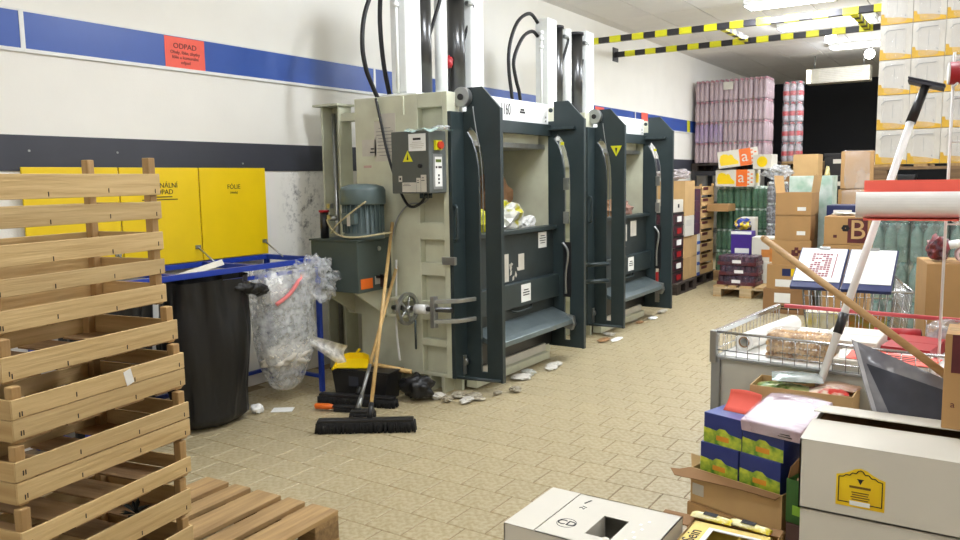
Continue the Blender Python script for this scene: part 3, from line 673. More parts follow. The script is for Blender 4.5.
        # hydraulic power pack beside the press
        tk = B().box(-0.955, -0.51, -0.385, -0.02, 0.74, 1.10).out('oil_tank', M_TANK, t, 0.006)
        B().box(-0.965, -0.50, -0.395, -0.012, 1.10, 1.112).out('tank_lid', M_TANK, tk, 0.002)
        for x in (-0.90, -0.58): B().prism([(-0.37, 0.74), (-0.02, 0.74), (-0.02, 0.52)], 'x', x, x+0.02).out('tank_bracket', M_BODY, tk)
        B().box(-0.95, -0.515, -0.02, 0.0, 0.52, 1.10).out('tank_bracket', M_BODY, tk)
        patch('orange_label', fx(-0.5095, -0.36, 0.765), 0.125, 0.072, M_ORANGE, tk); patch('grey_label', fx(-0.5095, -0.21, 0.785), 0.10, 0.06, M_PAPER2, tk)
        B().cyl((-0.51, -0.16, 1.04), (-0.50, -0.16, 1.04), 0.016, 10).out('sight_plug', M_STEEL, tk)
        B().box(-0.51, -0.42, -0.20, -0.17, 0.83, 0.85).out('tap_handle', M_BLKPL, tk); B().box(-0.47, -0.44, -0.2, -0.17, 0.77, 0.86).out('tap_handle', M_BLKPL, tk)
        fl = B().cyl((-0.895, -0.30, 1.112), (-0.895, -0.30, 1.30), 0.031, 14).out('filler_pipe', M_BLKPL, tk)
        B().cyl((-0.895, -0.30, 1.30), (-0.895, -0.30, 1.315), 0.038, 14).out('red_cap', M_DRED, fl)
        mc = Vector((-0.565, -0.21, 0)); mc.x = -0.60
        mo = B().lathe([(0.15, 1.112), (0.15, 1.14), (0.135, 1.15), (0.135, 1.36)], 24, mc).out('motor', M_MOTOR, t)
        fb = B(); fins(fb, mc, 0.135, 1.16, 1.36, 26); fb.out('cooling_fins', M_MOTOR, mo)
        B().lathe([(0.158, 1.355), (0.162, 1.365), (0.162, 1.455), (0.150, 1.478), (0.10, 1.495), (0.02, 1.50)], 28, mc).out('fan_cowl', M_MOTOR, mo)
        B().box(-0.66, -0.54, -0.375, -0.33, 1.22, 1.30).out('terminal_box', M_MOTOR, mo, 0.006)
        B().box(-0.60, -0.575, -0.382, -0.375, 1.21, 1.29).out('tag', M_PAPER2, mo)
        B().tube([(-0.80, -0.37, 1.25), (-0.74, -0.39, 1.19), (-0.65, -0.39, 1.14), (-0.50, -0.38, 1.135), (-0.36, -0.2, 1.16)], 0.007).out('yellow_wire', pm('old_wire', (190, 180, 140), 0.5), mo)
        B().tube([(-0.75, -0.38, 1.16), (-0.66, -0.42, 1.22), (-0.55, -0.40, 1.30), (-0.44, -0.36, 1.38)], 0.006).out('yellow_wire', pm('old_wire', (190, 180, 140), 0.5), mo)
        B().cyl((-0.78, -0.36, 1.26), (-0.74, -0.33, 1.26), 0.018, 10).out('cable_gland', M_STEEL, mo)
        for z in (1.25, 1.33): B().box(-0.8, -0.77, -0.37, -0.33, z, z+0.035).out('fitting', M_STEEL, mo)
        # channel column at the rear
        b = B(); b.box(-1.30, -1.285, 0.12, 0.26, 0, 2.10); b.box(-1.285, -1.11, 0.24, 0.26, 0, 2.10); b.box(-1.125, -1.11, 0.12, 0.24, 0, 2.10); b.box(-1.35, -1.09, 0.08, 0.28, 2.10, 2.115)
        b.out('rear_column', M_BODY, t)
        B().cyl((-1.23, 0.19, 0.2), (-1.23, 0.19, 2.05), 0.018, 10).out('column_rod', M_STEEL, t)
        B().cyl((-1.17, 0.19, 0.2), (-1.17, 0.19, 2.05), 0.012, 10).out('column_rod', M_DSTEEL, t)
        B().box(-1.12, -0.84, 0.14, 0.24, 1.98, 2.04).out('column_strut', M_BODY, t)
    # twin hydraulic cylinders with guide columns above the body
    X = -0.54
    B().box(X-0.16, X+0.16, 0.16, 1.40, 2.12, 2.155).out('cylinder_base_plate', M_BWHITE, t, 0.003)
    for y, w, zt in ((0.255, 0.185, 3.06), (1.115, 0.185, 3.06)): B().box(X-w/2+0.02, X+w/2-0.02, y-w/2, y+w/2, 2.155, zt).out('guide_column', M_BWHITE, t, 0.012)
    B().cyl((X, 0.695, 2.155), (X, 0.695, 3.03), 0.05, 16).out('guide_rod', M_BWHITE, t)
    for y in (0.452, 0.905):
        cy = B().cyl((X, y, 2.155), (X, y, 3.00), 0.072, 20).out('hydraulic_cylinder', M_DSTEEL, t)
        B().cyl((X, y, 3.00), (X, y, 3.025), 0.085, 20).out('cylinder_head', M_STRK, cy)
        B().cyl((X+0.06, y+0.07, 2.93), (X+0.06, y+0.14, 2.93), 0.02, 10).out('port_fitting', M_STEEL, cy)
        B().tube([(X+0.06, y+0.13, 2.93), (X+0.06, y+0.16, 2.90), (X+0.02, y+0.12, 2.72), (X-0.04, y+0.08, 2.5), (X-0.08, y+0.02, 2.25)], 0.014).out('hydraulic_hose', M_BLACK, cy)
    B().cyl((X+0.01, 0.135, 2.155), (X+0.01, 0.135, 2.93), 0.012, 8).out('pressure_pipe', M_BWHITE, t)
    for z in (2.78, 2.86, 2.92): B().cyl((X+0.01, 0.135, z-0.015), (X+0.01, 0.135, z+0.015), 0.024, 8).out('pipe_fitting', M_BWHITE, t)
    B().tube([(X, 0.80, 2.20), (X, 0.80, 2.34), (X+0.01, 0.80, 2.42)], 0.008).out('gauge_stem', M_BLACK, t)
    if first: B().blob((X, 0.80, 2.45), (0.03, 0.03, 0.05), 2, 0.3).out('red_valve_cap', M_DRED, t)
    if first:
        B().tube([(-0.60, 0.20, 3.05), (-0.66, 0.08, 2.93), (-0.69, -0.02, 2.72), (-0.69, -0.06, 2.50), (-0.69, -0.03, 2.33), (-0.69, 0.03, 2.22), (-0.69, 0.09, 2.13)], 0.017).out('hydraulic_hose', M_BLACK, t)
        B().tube([(-0.62, 0.24, 3.04), (-0.68, 0.17, 2.93), (-0.69, 0.145, 2.75), (-0.69, 0.15, 2.55), (-0.69, 0.18, 2.34), (-0.69, 0.24, 2.13)], 0.017).out('hydraulic_hose', M_BLACK, t)
    else:
        B().tube([(-0.58, 0.16, 3.02), (-0.60, 0.04, 3.09), (-0.60, -0.19, 2.98), (-0.60, -0.34, 2.75), (-0.60, -0.36, 2.52), (-0.60, -0.31, 2.28), (-0.60, -0.25, 1.9)], 0.017).out('hydraulic_hose', M_BLACK, t)
        B().tube([(-0.58, 0.16, 2.89), (-0.60, 0.08, 2.93), (-0.60, -0.11, 2.84), (-0.60, -0.27, 2.62), (-0.60, -0.23, 2.44), (-0.60, -0.16, 2.28), (-0.60, -0.12, 1.9)], 0.017).out('hydraulic_hose', M_BLACK, t)
        for z in (0.70, 0.54):
            B().tube([(0.03, -0.02, z), (0.10, -0.06, z+0.01), (0.17, 0.04, z+0.01), (0.18, 0.13, z)], 0.020).out('clamp_fork', M_DGREY, t)
        B().tube([(0.0, -0.08, 1.60), (-0.02, -0.14, 1.45), (-0.02, -0.14, 1.2), (0, -0.08, 1.05)], 0.016).out('hydraulic_hose', M_BLACK, t)
    return t
baler((-3.16, 4.446, 0), 'cream and grey baling press with control cabinet and handwheel on its cheek', True)
baler((-3.22, 6.736, 0), 'grey baling press with yellow warning triangle on its door guide', False)

# waste lying in the press openings
def crumple(name, label, loc, size, seed, mat, cat='litter', amp=0.5, group=None, freq=2.3, sub=3, flat=True):
    z = loc[2]
    o = B().blob((0, 0, size[2]*0.9), size, seed, amp, freq, sub, flat).out(name, mat)
    me = o.data; mz = min(v.co.z for v in me.vertices)
    o.location = (loc[0], loc[1], z-mz+0.001)
    return tag(o, label, cat, group)
M_FOIL = pm('crumpled_foil', (214, 214, 206), 0.35, 0.1, rgb2=(166, 166, 156), scale=18)
M_YBAG = pm('yellow_bag', (222, 214, 40), 0.35, rgb2=(170, 170, 50), scale=16)
crumple('crumpled_foil_bag', 'crumpled pale foil bag with lettering in the first press opening', (-3.30, 5.38, 1.051), (0.13, 0.20, 0.12), 3, pm('printed_foil', (212, 212, 204), 0.35, 0.1, rgb2=(196, 190, 40), scale=7, contrast=(0.40, 0.47)))

for i, (x, y, sx, sy, sz, m, lab) in enumerate((
    (-3.32, 5.03, 0.11, 0.12, 0.10, M_YBAG, 'crumpled yellow and green plastic bag in the first press opening'),
    (-3.56, 5.62, 0.13, 0.20, 0.20, pm('brown_paper', (150, 112, 78), 0.7), 'crumpled brown paper in the first press opening'),
    (-3.27, 5.72, 0.06, 0.09, 0.07, M_PAPER, 'torn white paper at the right end of the first press ledge'),
    (-3.34, 4.77, 0.10, 0.09, 0.13, pm('green_net', (50, 90, 60), 0.5), 'dark green plastic sack at the left end of the first press opening'))):
    crumple('crumpled_waste', lab, (x, y, 1.051), (sx, sy, sz), i+11, m)
s_ = B().box(0, 0.0012, 0, 0.15, 0, 0.04).out('yellow_print', M_YBAG, COL.objects['crumpled_foil_bag'])
s_.location = (0.135, -0.08, 0.10); s_.rotation_euler = (0.1, -0.3, 0)
for i, (y, m, lab) in enumerate(((7.25, M_FOIL, 'crumpled foil waste in the second press opening'), (7.62, pm('brown_paper', (150, 112, 78), 0.7), 'crumpled brown waste in the second press opening'), (7.95, pm('rosy_paper', (176, 136, 120), 0.6), 'small reddish crumpled wrapper at the right of the second press opening'))):
    crumple('crumpled_waste', lab, (-3.42, y, 1.051), (0.14, 0.15, 0.10), i+31, m)

# ================================================================== CLEANING TOOLS BESIDE THE FIRST PRESS
def push_broom(label, a, c, z1, hb, ht, hmat, r=0.0125, brh=0.055, metal=None, soft=False):
    """head from a to c on the floor, handle from hb to ht (world points)"""
    a, c = Vector(a), Vector(c); mid = (a+c)/2; L = (c-a).length; rz = math.atan2(c.y-a.y, c.x-a.x)
    t = thing('push_broom', label, 'broom', (mid.x, mid.y, 0), rz)
    M = Matrix.Translation(mid) @ Matrix.Rotation(rz, 4, 'Z'); Mi = M.inverted()
    B().box(-L/2+0.01, L/2-0.01, -0.028, 0.028, z1-0.024, z1).out('head_block', M_BLKPL, t, 0.006)
    br = B(); rr = random.Random(int(L*1000))
    n = int(L/0.012)
    for i in range(n):
        for j in (-0.026, -0.009, 0.009, 0.026):
            x = -L/2+0.008+(L-0.016)*i/(n-1); dx, dy = rr.uniform(-.008, .008), j*0.35+rr.uniform(-.006, .006)
            br.cyl((x, j, z1-0.02), (x+dx, j+dy, 0.001+rr.uniform(0, 0.004)), 0.0075, 5, 0.0085)
    o = br.out('bristles', M_BRIST, t); o['kind'] = 'stuff'
    if ht is None:
        B().cyl((0, 0.01, z1-0.005), (0, 0.05, z1+0.04), 0.017, 10).out('handle_socket', M_BLKPL, t); return t
    p0, p1 = Mi @ Vector(hb), Mi @ Vector(ht); d = (p1-p0).normalized()
    B().cyl(p0, p0+d*0.10, 0.019, 10, 0.016).out('handle_socket', M_STEEL if metal else M_BLKPL, t)
    if metal:
        B().cyl(p0+d*0.05, p0+d*metal, r, 10).out('metal_tube', M_STEEL, t)
        B().cyl(p0+d*metal, p1, r, 10).out('handle', hmat, t)
    else: B().cyl(p0+d*0.05, p1, r, 12).out('handle', hmat, t)
    return t
push_broom('wide black push broom whose pale wooden handle leans on the oil tank', (-3.39, 3.33, 0), (-2.89, 3.67, 0), 0.085, (-3.13, 3.525, 0.08), (-3.635, 4.405, 1.215), M_HANDLE)
push_broom('small black scrubbing broom with metal-shanked handle behind the wide broom', (-3.42, 3.66, 0), (-3.28, 3.755, 0), 0.055, (-3.385, 3.70, 0.05), (-3.610, 4.41, 0.90), M_HANDLE, 0.012, 0.03, 0.33)
push_broom('long black broom head lying flat before the black tub', (-3.84, 3.81, 0), (-3.30, 3.99, 0), 0.075, None, None, M_HANDLE)
# black tub, yellow dustpan on it, stick across, orange hand brush
tb = thing('black_tub', 'low black plastic tub under the yellow dustpan beside the press', 'tub', (-3.66, 4.10, 0), R(8))
b = B(); b.prism([(-0.20, 0.0), (0.20, 0.0), (0.235, 0.20), (-0.235, 0.20)], 'y', -0.085, -0.075); b.prism([(-0.20, 0.0), (0.20, 0.0), (0.235, 0.20), (-0.235, 0.20)], 'y', 0.095, 0.105)
b.prism([(-0.20, 0), (-0.19, 0), (-0.225, 0.20), (-0.235, 0.20)], 'y', -0.08, 0.10); b.prism([(0.20, 0), (0.19, 0), (0.225, 0.20), (0.235, 0.20)], 'y', -0.08, 0.10); b.box(-0.2, 0.2, -0.08, 0.10, 0, 0.01)
b.out('tub', M_BLKPL, tb)
B().box(-0.245, 0.245, -0.095, 0.115, 0.195, 0.21).out('rim', M_BLKPL, tb, 0.004)
patch('label', fy(-0.09, -0.086, 0.09), 0.08, 0.07, M_DARKB, tb)
dp = thing('yellow_dustpan', 'yellow plastic dustpan tilted on the black tub', 'dustpan', (-3.76, 4.08, 0.2115), R(28))
dp.scale = (0.85, 0.8, 0.8)
b = B()
for i in range(12):
    a0, a1 = math.pi*(i/11.0), 0
pts = [(-0.14, -0.10), (0.14, -0.10), (0.13, 0.02), (0.11, 0.09), (0.06, 0.12), (-0.06, 0.12), (-0.11, 0.09), (-0.13, 0.02)]
b.prism(pts, 'z', 0.0, 0.006)
for p, q in zip(pts[1:], pts[2:]+pts[:1]):
    if p[1] < -0.09 and q[1] < -0.09: continue
    hp, hq = 0.05*max(0.05, (p[1]+0.10)/0.22), 0.05*max(0.05, (q[1]+0.10)/0.22)
    V = [b.bm.verts.new(v) for v in ((p[0], p[1], 0.003), (q[0], q[1], 0.003), (q[0]*1.05, q[1]*1.05, hq+0.006), (p[0]*1.05, p[1]*1.05, hp+0.006))]; b.bm.faces.new(V)
b.out('pan', M_YEL, dp, rot=(R(10), 0, 0), loc=(0, 0, 0.022)).modifiers.new('solid', 'SOLIDIFY').thickness = 0.004
B().tube([(0.0, 0.11, 0.07), (0.0, 0.16, 0.09), (0.0, 0.235, 0.10)], 0.014).out('grip', M_YEL, dp)
B().tube([(-0.12, -0.09, 0.012), (-0.135, -0.12, 0.012), (-0.14, -0.15, 0.01)], 0.011).out('lip_hook', M_YEL, dp)
b = B().cyl((-3.64, 4.13, 0.232), (-3.36, 4.235, 0.185), 0.017, 12); tag(b.out('broom_handle', wood('handle_wood_x', (214, 182, 122), (188, 150, 92), 'x', 0.05)), 'loose pale wooden broom handle lying across black sacks', 'handle')
crumple('black_sack', 'slack black plastic sack slumped against the press base', (-3.30, 4.22, 0), (0.11, 0.09, 0.085), 21, M_BAG, 'bag', 0.4, None, 1.8, 4, False)
hb = thing('hand_brush', 'hand brush with orange grip lying on the tiles', 'brush', (-3.61, 3.72, 0.0), R(21))
B().lathe([(0.012, -0.14), (0.020, -0.13), (0.021, -0.04), (0.013, 0.0)], 12).out('grip', M_ORANGE, hb, rot=(0, R(90), 0), loc=(0.0, 0, 0.03))
B().box(-0.01, 0.15, -0.02, 0.02, 0.028, 0.045).out('back', M_BLKPL, hb, 0.006)
B().box(0.0, 0.145, -0.024, 0.024, 0.002, 0.028).out('bristles', M_BRIST, hb, 0.004)

# litter on the tiles at the foot of the presses
M_LIT = pm('litter_grey', (196, 188, 168), 0.7, rgb2=(120, 108, 84), scale=30)
rl = random.Random(5)
for i, (x, y) in enumerate(((-3.19, 4.31), (-3.08, 4.40), (-3.00, 4.48), (-2.93, 4.42), (-2.88, 4.60), (-3.28, 4.28), (-2.80, 4.72), (-3.08, 4.27), (-2.96, 4.33))):
    crumple('litter_scrap', 'crumpled greyish film and paper scrap at the near foot of the first press', (x, y, 0), (rl.uniform(.025, .06), rl.uniform(.025, .06), rl.uniform(.008, .02)), i+40, rl.choice([M_LIT, M_LIT, M_PAPER2]), group='litter at the near foot of the first press')
for i, (x, y) in enumerate(((-2.97, 5.20), (-2.96, 5.08), (-2.93, 5.56), (-2.9, 5.45))):
    crumple('litter_scrap', 'pale film scrap below the tipping tray of the first press', (x, y, 0), (rl.uniform(.03, .07), rl.uniform(.03, .09), rl.uniform(.01, .02)), i+60, rl.choice([M_FOIL, M_PAPER2]), group='litter below the first tipping tray')
for i, (x, y) in enumerate(((-3.04, 7.68), (-3.00, 7.95), (-3.06, 8.40), (-3.05, 6.92), (-2.99, 6.66), (-2.9, 6.75), (-3.18, 7.75))):
    crumple('litter_scrap', 'white or brown scrap on the tiles along the second press', (x, y, 0), (rl.uniform(.03, .06), rl.uniform(.04, .10), rl.uniform(.006, .014)), i+70, rl.choice([M_PAPER, M_PAPER2, M_KRAFTD]), group='litter along the second press')

# ================================================================== CARTONS AND STOCK
def facem(face, sz, u, v):
    w, d, h = sz
    return {'front': fy(-w/2+u, -d/2, v), 'right': fx(w/2, -d/2+u, v), 'left': frame((-w/2, d/2-u, v), (0, -1, 0), (0, 0, 1)), 'top': fz(-w/2+u, -d/2+v, h)}[face]
def carton(label, loc, sz, rz=0.0, mat=None, prints=(), group=None, name='carton', cat='box', tape=True, open_=False, hole=None, rot=None):
    mat = mat or M_KRAFT; w, d, h = sz
    t = thing(name, label, cat, loc, R(rz), group, rot)
    if open_:
        b = B(); k = 0.005
        b.box(-w/2, w/2, -d/2, -d/2+k, 0, h); b.box(-w/2, w/2, d/2-k, d/2, 0, h); b.box(-w/2, -w/2+k, -d/2+k, d/2-k, 0, h); b.box(w/2-k, w/2, -d/2+k, d/2-k, 0, h); b.box(-w/2, w/2, -d/2, d/2, 0, k)
        b.out('body', mat, t)
    else:
        B().box(-w/2, w/2, -d/2, d/2, 0, h-0.004).out('body', mat, t, 0.004)
        for s in (-1, 1):
            B().box(-w/2+0.002, w/2-0.002, 0.002 if s > 0 else -d/2+0.002, d/2-0.002 if s > 0 else -0.002, h-0.004, h).out('flap', mat, t)
        if tape: patch('tape', facem('top', sz, w*0.02, d/2-0.025), w*0.96, 0.05, pm('packing_tape', (196, 160, 112), 0.25), t, 0.0006)
    for (nm, face, u, v, pw, ph, m) in prints: patch(nm, facem(face, sz, u*(d if face in 'leftright' else w), v*(d if face == 'top' else h)), pw*(d if face in 'leftright' else w), ph*(d if face == 'top' else h), m, t)
    return t
WL = ('label', 'front', 0.62, 0.22, 0.24, 0.16, M_PAPER)
M_MAROON = pm('maroon_print', (96, 34, 38), 0.5, var=0.2); M_PURPLE = pm('purple_print', (70, 40, 140), 0.45)
M_NAVY = pm('navy', (30, 42, 92), 0.4); M_DKPACK = pm('dark_pack', (40, 34, 40), 0.35, rgb2=(84, 40, 52), scale=22, contrast=(0.42, 0.6))
# --- along the left wall beyond the second press
dk1 = wood('dark_pallet_wood', (70, 58, 48), (44, 36, 30), 'y'); dk2 = wood('dark_pallet_wood_cross', (64, 52, 44), (40, 32, 28), 'x')
pallet((-3.94, 10.09, 0), 0, 'dark wooden pallet under the black bottle crates beyond the second press', None, dk1, dk2, 0.78, 1.2)
pallet((-3.97, 11.02, 0), 0, 'dark wooden pallet under the stacked fruit trays by the wall', None, dk1, dk2, 1.0, 1.15)
for k in range(6):
    t = thing('bottle_crate', 'black crate of dark cartons, %s in the stack beyond the second press' % layer(k, 6), 'crate', (-3.70, 9.90, 0.1445+k*0.152), R(random.uniform(-1.5, 1.5)), 'black crates beyond the second press')
    B().box(-0.30, 0.30, -0.19, 0.19, 0, 0.15).out('body', M_DKPACK, t, 0.006)
    B().box(-0.302, 0.302, -0.192, 0.192, 0.125, 0.149).out('rim', M_BLKPL, t, 0.003)
    B().box(0.30, 0.3035, -0.06, 0.10, 0.03, 0.10).out('label', M_PAPER if k % 2 else M_DRED, t)
    B().box(-0.15, 0.05, -0.1935, -0.19, 0.03, 0.10).out('label', M_PAPER if k % 2 == 0 else M_DRED, t)
carton('white carton topping the black crate stack', (-3.68, 9.90, 1.058), (0.55, 0.36, 0.16), 0, M_WCARD, (('print', 'right', 0.42, 0.35, 0.16, 0.3, M_INK),))
for i, (y, w) in enumerate(((10.24, 0.27), (10.52, 0.27))):
    for k in range(2): carton('plain kraft carton, %s of the pile %s the black crates' % (('lower', 'upper')[k], ('nearer', 'farther from')[i]), (-3.66, y, 0.1445+k*0.29), (0.52, w, 0.288), 0, M_KRAFT2, group='plain kraft cartons behind the black crates')
for k in range(4): carton('narrow white carton with blue stripe, %s beside the plain kraft cartons' % layer(k, 4), (-3.56, 10.735, 0.1445+k*0.145), (0.32, 0.14, 0.143), 0, M_WCARD, (('blue_stripe', 'right', 0.0, 0.0, 1.0, 0.3, M_BLUE),), group='narrow white cartons by the wall goods', tape=False)
carton('white printed carton above the plain kraft cartons', (-3.63, 10.28, 0.7255), (0.50, 0.36, 0.27), 0, M_WCARD, (('print', 'right', 0.1, 0.5, 0.6, 0.3, M_PAPER2),))
carton('large kraft carton on top of the white printed carton', (-3.66, 10.30, 0.9965), (0.54, 0.40, 0.46), 0, M_KRAFT2)
for k in range(4): carton('slim dark purple carton, %s in the column beside the large kraft carton' % layer(k, 4), (-3.56, 10.64, 0.7255+k*0.155), (0.34, 0.22, 0.153), 0, pm('dark_purple', (52, 44, 72), 0.45, rgb2=(90, 40, 60), scale=16), group='slim dark purple cartons', tape=False)
crumple('film_bundle', 'bundle of grey stretch film on top of the wall goods', (-3.64, 10.34, 1.457), (0.20, 0.22, 0.07), 3, film('bundle_film', (190, 180, 180), 0.8, 0.25), 'film', 0.4, None, 2.2, 4)
for k in range(8):
    t = thing('fruit_tray', 'open kraft tray of dark red fruit, %s in the tall stack by the wall' % layer(k, 8), 'tray', (-3.685, 11.09, 0.1445+k*0.158), R(random.uniform(-1, 1)), 'stacked kraft fruit trays by the wall')
    b = B(); b.box(-0.29, 0.29, -0.30, 0.30, 0, 0.012); b.box(0.278, 0.29, -0.30, 0.30, 0.012, 0.118); b.box(-0.29, -0.278, -0.30, 0.30, 0.012, 0.118); b.box(-0.278, 0.278, -0.30, -0.288, 0.012, 0.118); b.box(-0.278, 0.278, 0.288, 0.30, 0.012, 0.118)
    for x in (-0.29, 0.26):
        for y in (-0.30, 0.27): b.box(x, x+0.03, y, y+0.03, 0.012, 0.156)
    b.out('tray', M_KRAFT2, t, 0.002)
    B().box(0.29, 0.2915, -0.22, 0.02, 0.07, 0.11).out('print', M_MAROON, t); B().box(-0.25, 0.1, -0.3015, -0.30, 0.07, 0.11).out('print', M_MAROON, t)
    fr_ = B()
    for i in range(9):
        for j in (0, 1): fr_.blob((0.24-j*0.46, -0.25+i*0.0625, 0.075), (0.03, 0.03, 0.03), i, 0.05, 1, 1)
    fr_.out('fruit', M_MAROON, t)['kind'] = 'stuff'
carton('flat kraft tray sticking out of the fruit tray stack', (-3.235, 11.20, 1.02), (0.30, 0.36, 0.10), 0, M_KRAFT, tape=False)
# --- red canister behind the second press
t = thing('fire_extinguisher', 'red fire extinguisher with white label beside the second press', 'extinguisher', (-3.36, 8.86, 0))
B().lathe([(0.07, 0.25), (0.075, 0.27), (0.075, 0.66), (0.06, 0.71), (0.025, 0.74), (0.022, 0.78)], 18).out('cylinder', M_DRED, t)
B().lathe([(0.0765, 0.40), (0.0765, 0.52)], 18).out('label', M_PAPER, t)
B().box(-0.02, 0.10, -0.015, 0.015, 0.78, 0.81).out('valve_handle', M_BLUEF, t, 0.004); B().box(-0.07, 0.07, -0.07, 0.07, 0, 0.25).out('stand', M_BLKPL, t, 0.01)

# --- bottle packs
def bottle_prof(r, h): return [(r*0.8, 0), (r, 0.02*h/0.3), (r, h*0.30), (r*0.93, h*0.36), (r*0.93, h*0.48), (r, h*0.54), (r, h*0.70), (r*0.6, h*0.84), (r*0.32, h*0.90), (r*0.32, h*0.93)]
def pack_meshes(nx, ny, r, h, mb, mc, n=10):
    b = B(); c = B()
    for i in range(nx):
        for j in range(ny):
            if 0 < i < nx-1 and 0 < j < ny-1: continue
            p = ((i-(nx-1)/2)*2*r, (j-(ny-1)/2)*2*r, 0)
            b.lathe(bottle_prof(r*0.98, h), n, p); c.lathe([(r*0.5, h*0.90), (r*0.55, h*0.91), (r*0.55, h*0.985), (r*0.4, h)], 8, p)
    return b.mesh('bottles', mb), c.mesh('caps', mc)
def wrap_mesh(w, d, h, mat, seed=1, name='film'):
    b = B(); e = 0.025
    def f(u, v):
        a = u*2*math.pi; k = 5.0
        cx, sx = math.cos(a), math.sin(a); m = (abs(cx)**k+abs(sx)**k)**(1/k)
        s = 1.0 if 0.03 < v < 0.9 else (0.97 if v <= 0.03 else 0.97-0.35*(v-0.9)/0.1)
        q = 1+0.012*noise.noise(Vector((cx*4, sx*4, v*7+seed)))
        return Vector((cx/m*w/2*s*q, sx/m*d/2*s*q, h*min(1, v/0.9)+0.001))
    b.grid(f, 48, 14, wrap=True)
    return b.mesh(name, mat)
def pack(label, group, loc, rz, meshes, wrap, name='bottle_pack', lab=None):
    t = thing(name, label, 'bottle pack', loc, rz, group)
    inst(meshes[0], 'bottles', t)['kind'] = 'stuff'; inst(meshes[1], 'caps', t)['kind'] = 'stuff'; inst(wrap, 'film', t)
    return t
M_PINKB = pm('pink_drink', (180, 156, 160), 0.3, var=0.05, scale=5, rnd=0.10); M_PINKC = pm('pink_cap', (176, 100, 116), 0.4)
pk = pack_meshes(3, 2, 0.0405, 0.355, M_PINKB, M_PINKC); wr = wrap_mesh(0.248, 0.168, 0.358, film('pink_film', (222, 206, 212), 0.22, 0.15, 0.3, 5))
pk2 = pack_meshes(3, 2, 0.0405, 0.355, pm('violet_drink', (150, 124, 164), 0.3, var=0.05, scale=5, rnd=0.1), M_PINKC)
for k in range(4):
    for i in range(5):
        for j in range(3):
            if 0 < i < 4 and j > 0: continue
            lab = '%s pinkish bottle pack from the wall, %s layer of the high stack' % (NTH[i], layer(k, 4)) if j == 0 else 'pinkish bottle pack in the %s row, %s layer at the %s end' % (NTH[j], layer(k, 4), ('wall', 'aisle')[i > 0])
            pack(lab, 'pinkish bottle packs in the high stack', (-4.43+i*0.252, 14.10+j*0.174, 1.745+k*0.3605), 0, pk2 if k == 1 and i < 2 else pk, wr)
pallet((-3.88, 14.52, 1.60), 0, 'dark pallet carrying the high stack of pinkish bottle packs', None, dk1, dk2, 1.0, 1.44)
t = thing('stock_rack', 'heavy dark rack under the high stack of pinkish bottles', 'rack', (-3.88, 14.55, 0))
for x in (-0.68, 0.68):
    for y in (-0.48, 0.48): B().box(x-0.035, x+0.035, y-0.035, y+0.035, 0, 1.52).out('post', M_STRK, t)
for y in (-0.48, 0.48): B().box(-0.715, 0.715, y-0.04, y+0.04, 1.52, 1.60).out('beam', M_STRK, t)
for z in (0.5, 1.0): B().box(-0.66, 0.66, -0.46, 0.46, z, z+0.03).out('shelf', M_STRK, t)
s_ = B().box(0, 0.17, -0.004, 0.0, 0, 0.13).out('white_label', M_PAPER2); s_.location = (-4.05, 14.01, 3.00); tag(s_, 'white label sheet under the film of the pinkish bottle stack', 'label')
M_REDC = pm('red_cap', (190, 50, 56), 0.4); M_CLEARB = pm('clear_bottle', (176, 180, 184), 0.15, rgb2=(150, 120, 124), scale=10)
rk = pack_meshes(3, 2, 0.055, 0.34, M_CLEARB, M_REDC); rw = wrap_mesh(0.336, 0.226, 0.345, film('clear_pack_film', (225, 225, 228), 0.2, 0.1, 0.4, 8))
rl_ = B()
for i in range(3):
    for j in range(2): rl_.lathe([(0.054, 0.10), (0.0555, 0.105), (0.0555, 0.175), (0.054, 0.18)], 12, ((i-1)*0.11, (j-0.5)*0.11, 0))
rl_ = rl_.mesh('red_labels', M_REDC)
for k in range(4):
    t = pack('clear red-capped bottle pack, %s of its column beside the pinkish stack' % layer(k, 4), 'red-capped bottle packs', (-3.03, 14.72, 1.744+k*0.346), R(random.uniform(-4, 4)), rk, rw)
    inst(rl_, 'red_labels', t)['kind'] = 'stuff'
pallet((-2.84, 14.9, 1.60), 0, 'pallet carrying the red-capped bottle packs', None, None, None, 0.8, 0.62)
carton('big kraft carton supporting the pallet of red-capped bottles', (-2.82, 14.9, 0), (0.64, 0.78, 0.798), 0, M_KRAFTD); carton('second kraft carton directly under the pallet of red-capped bottles', (-2.82, 14.9, 0.80), (0.64, 0.78, 0.798), 0, M_KRAFTD)
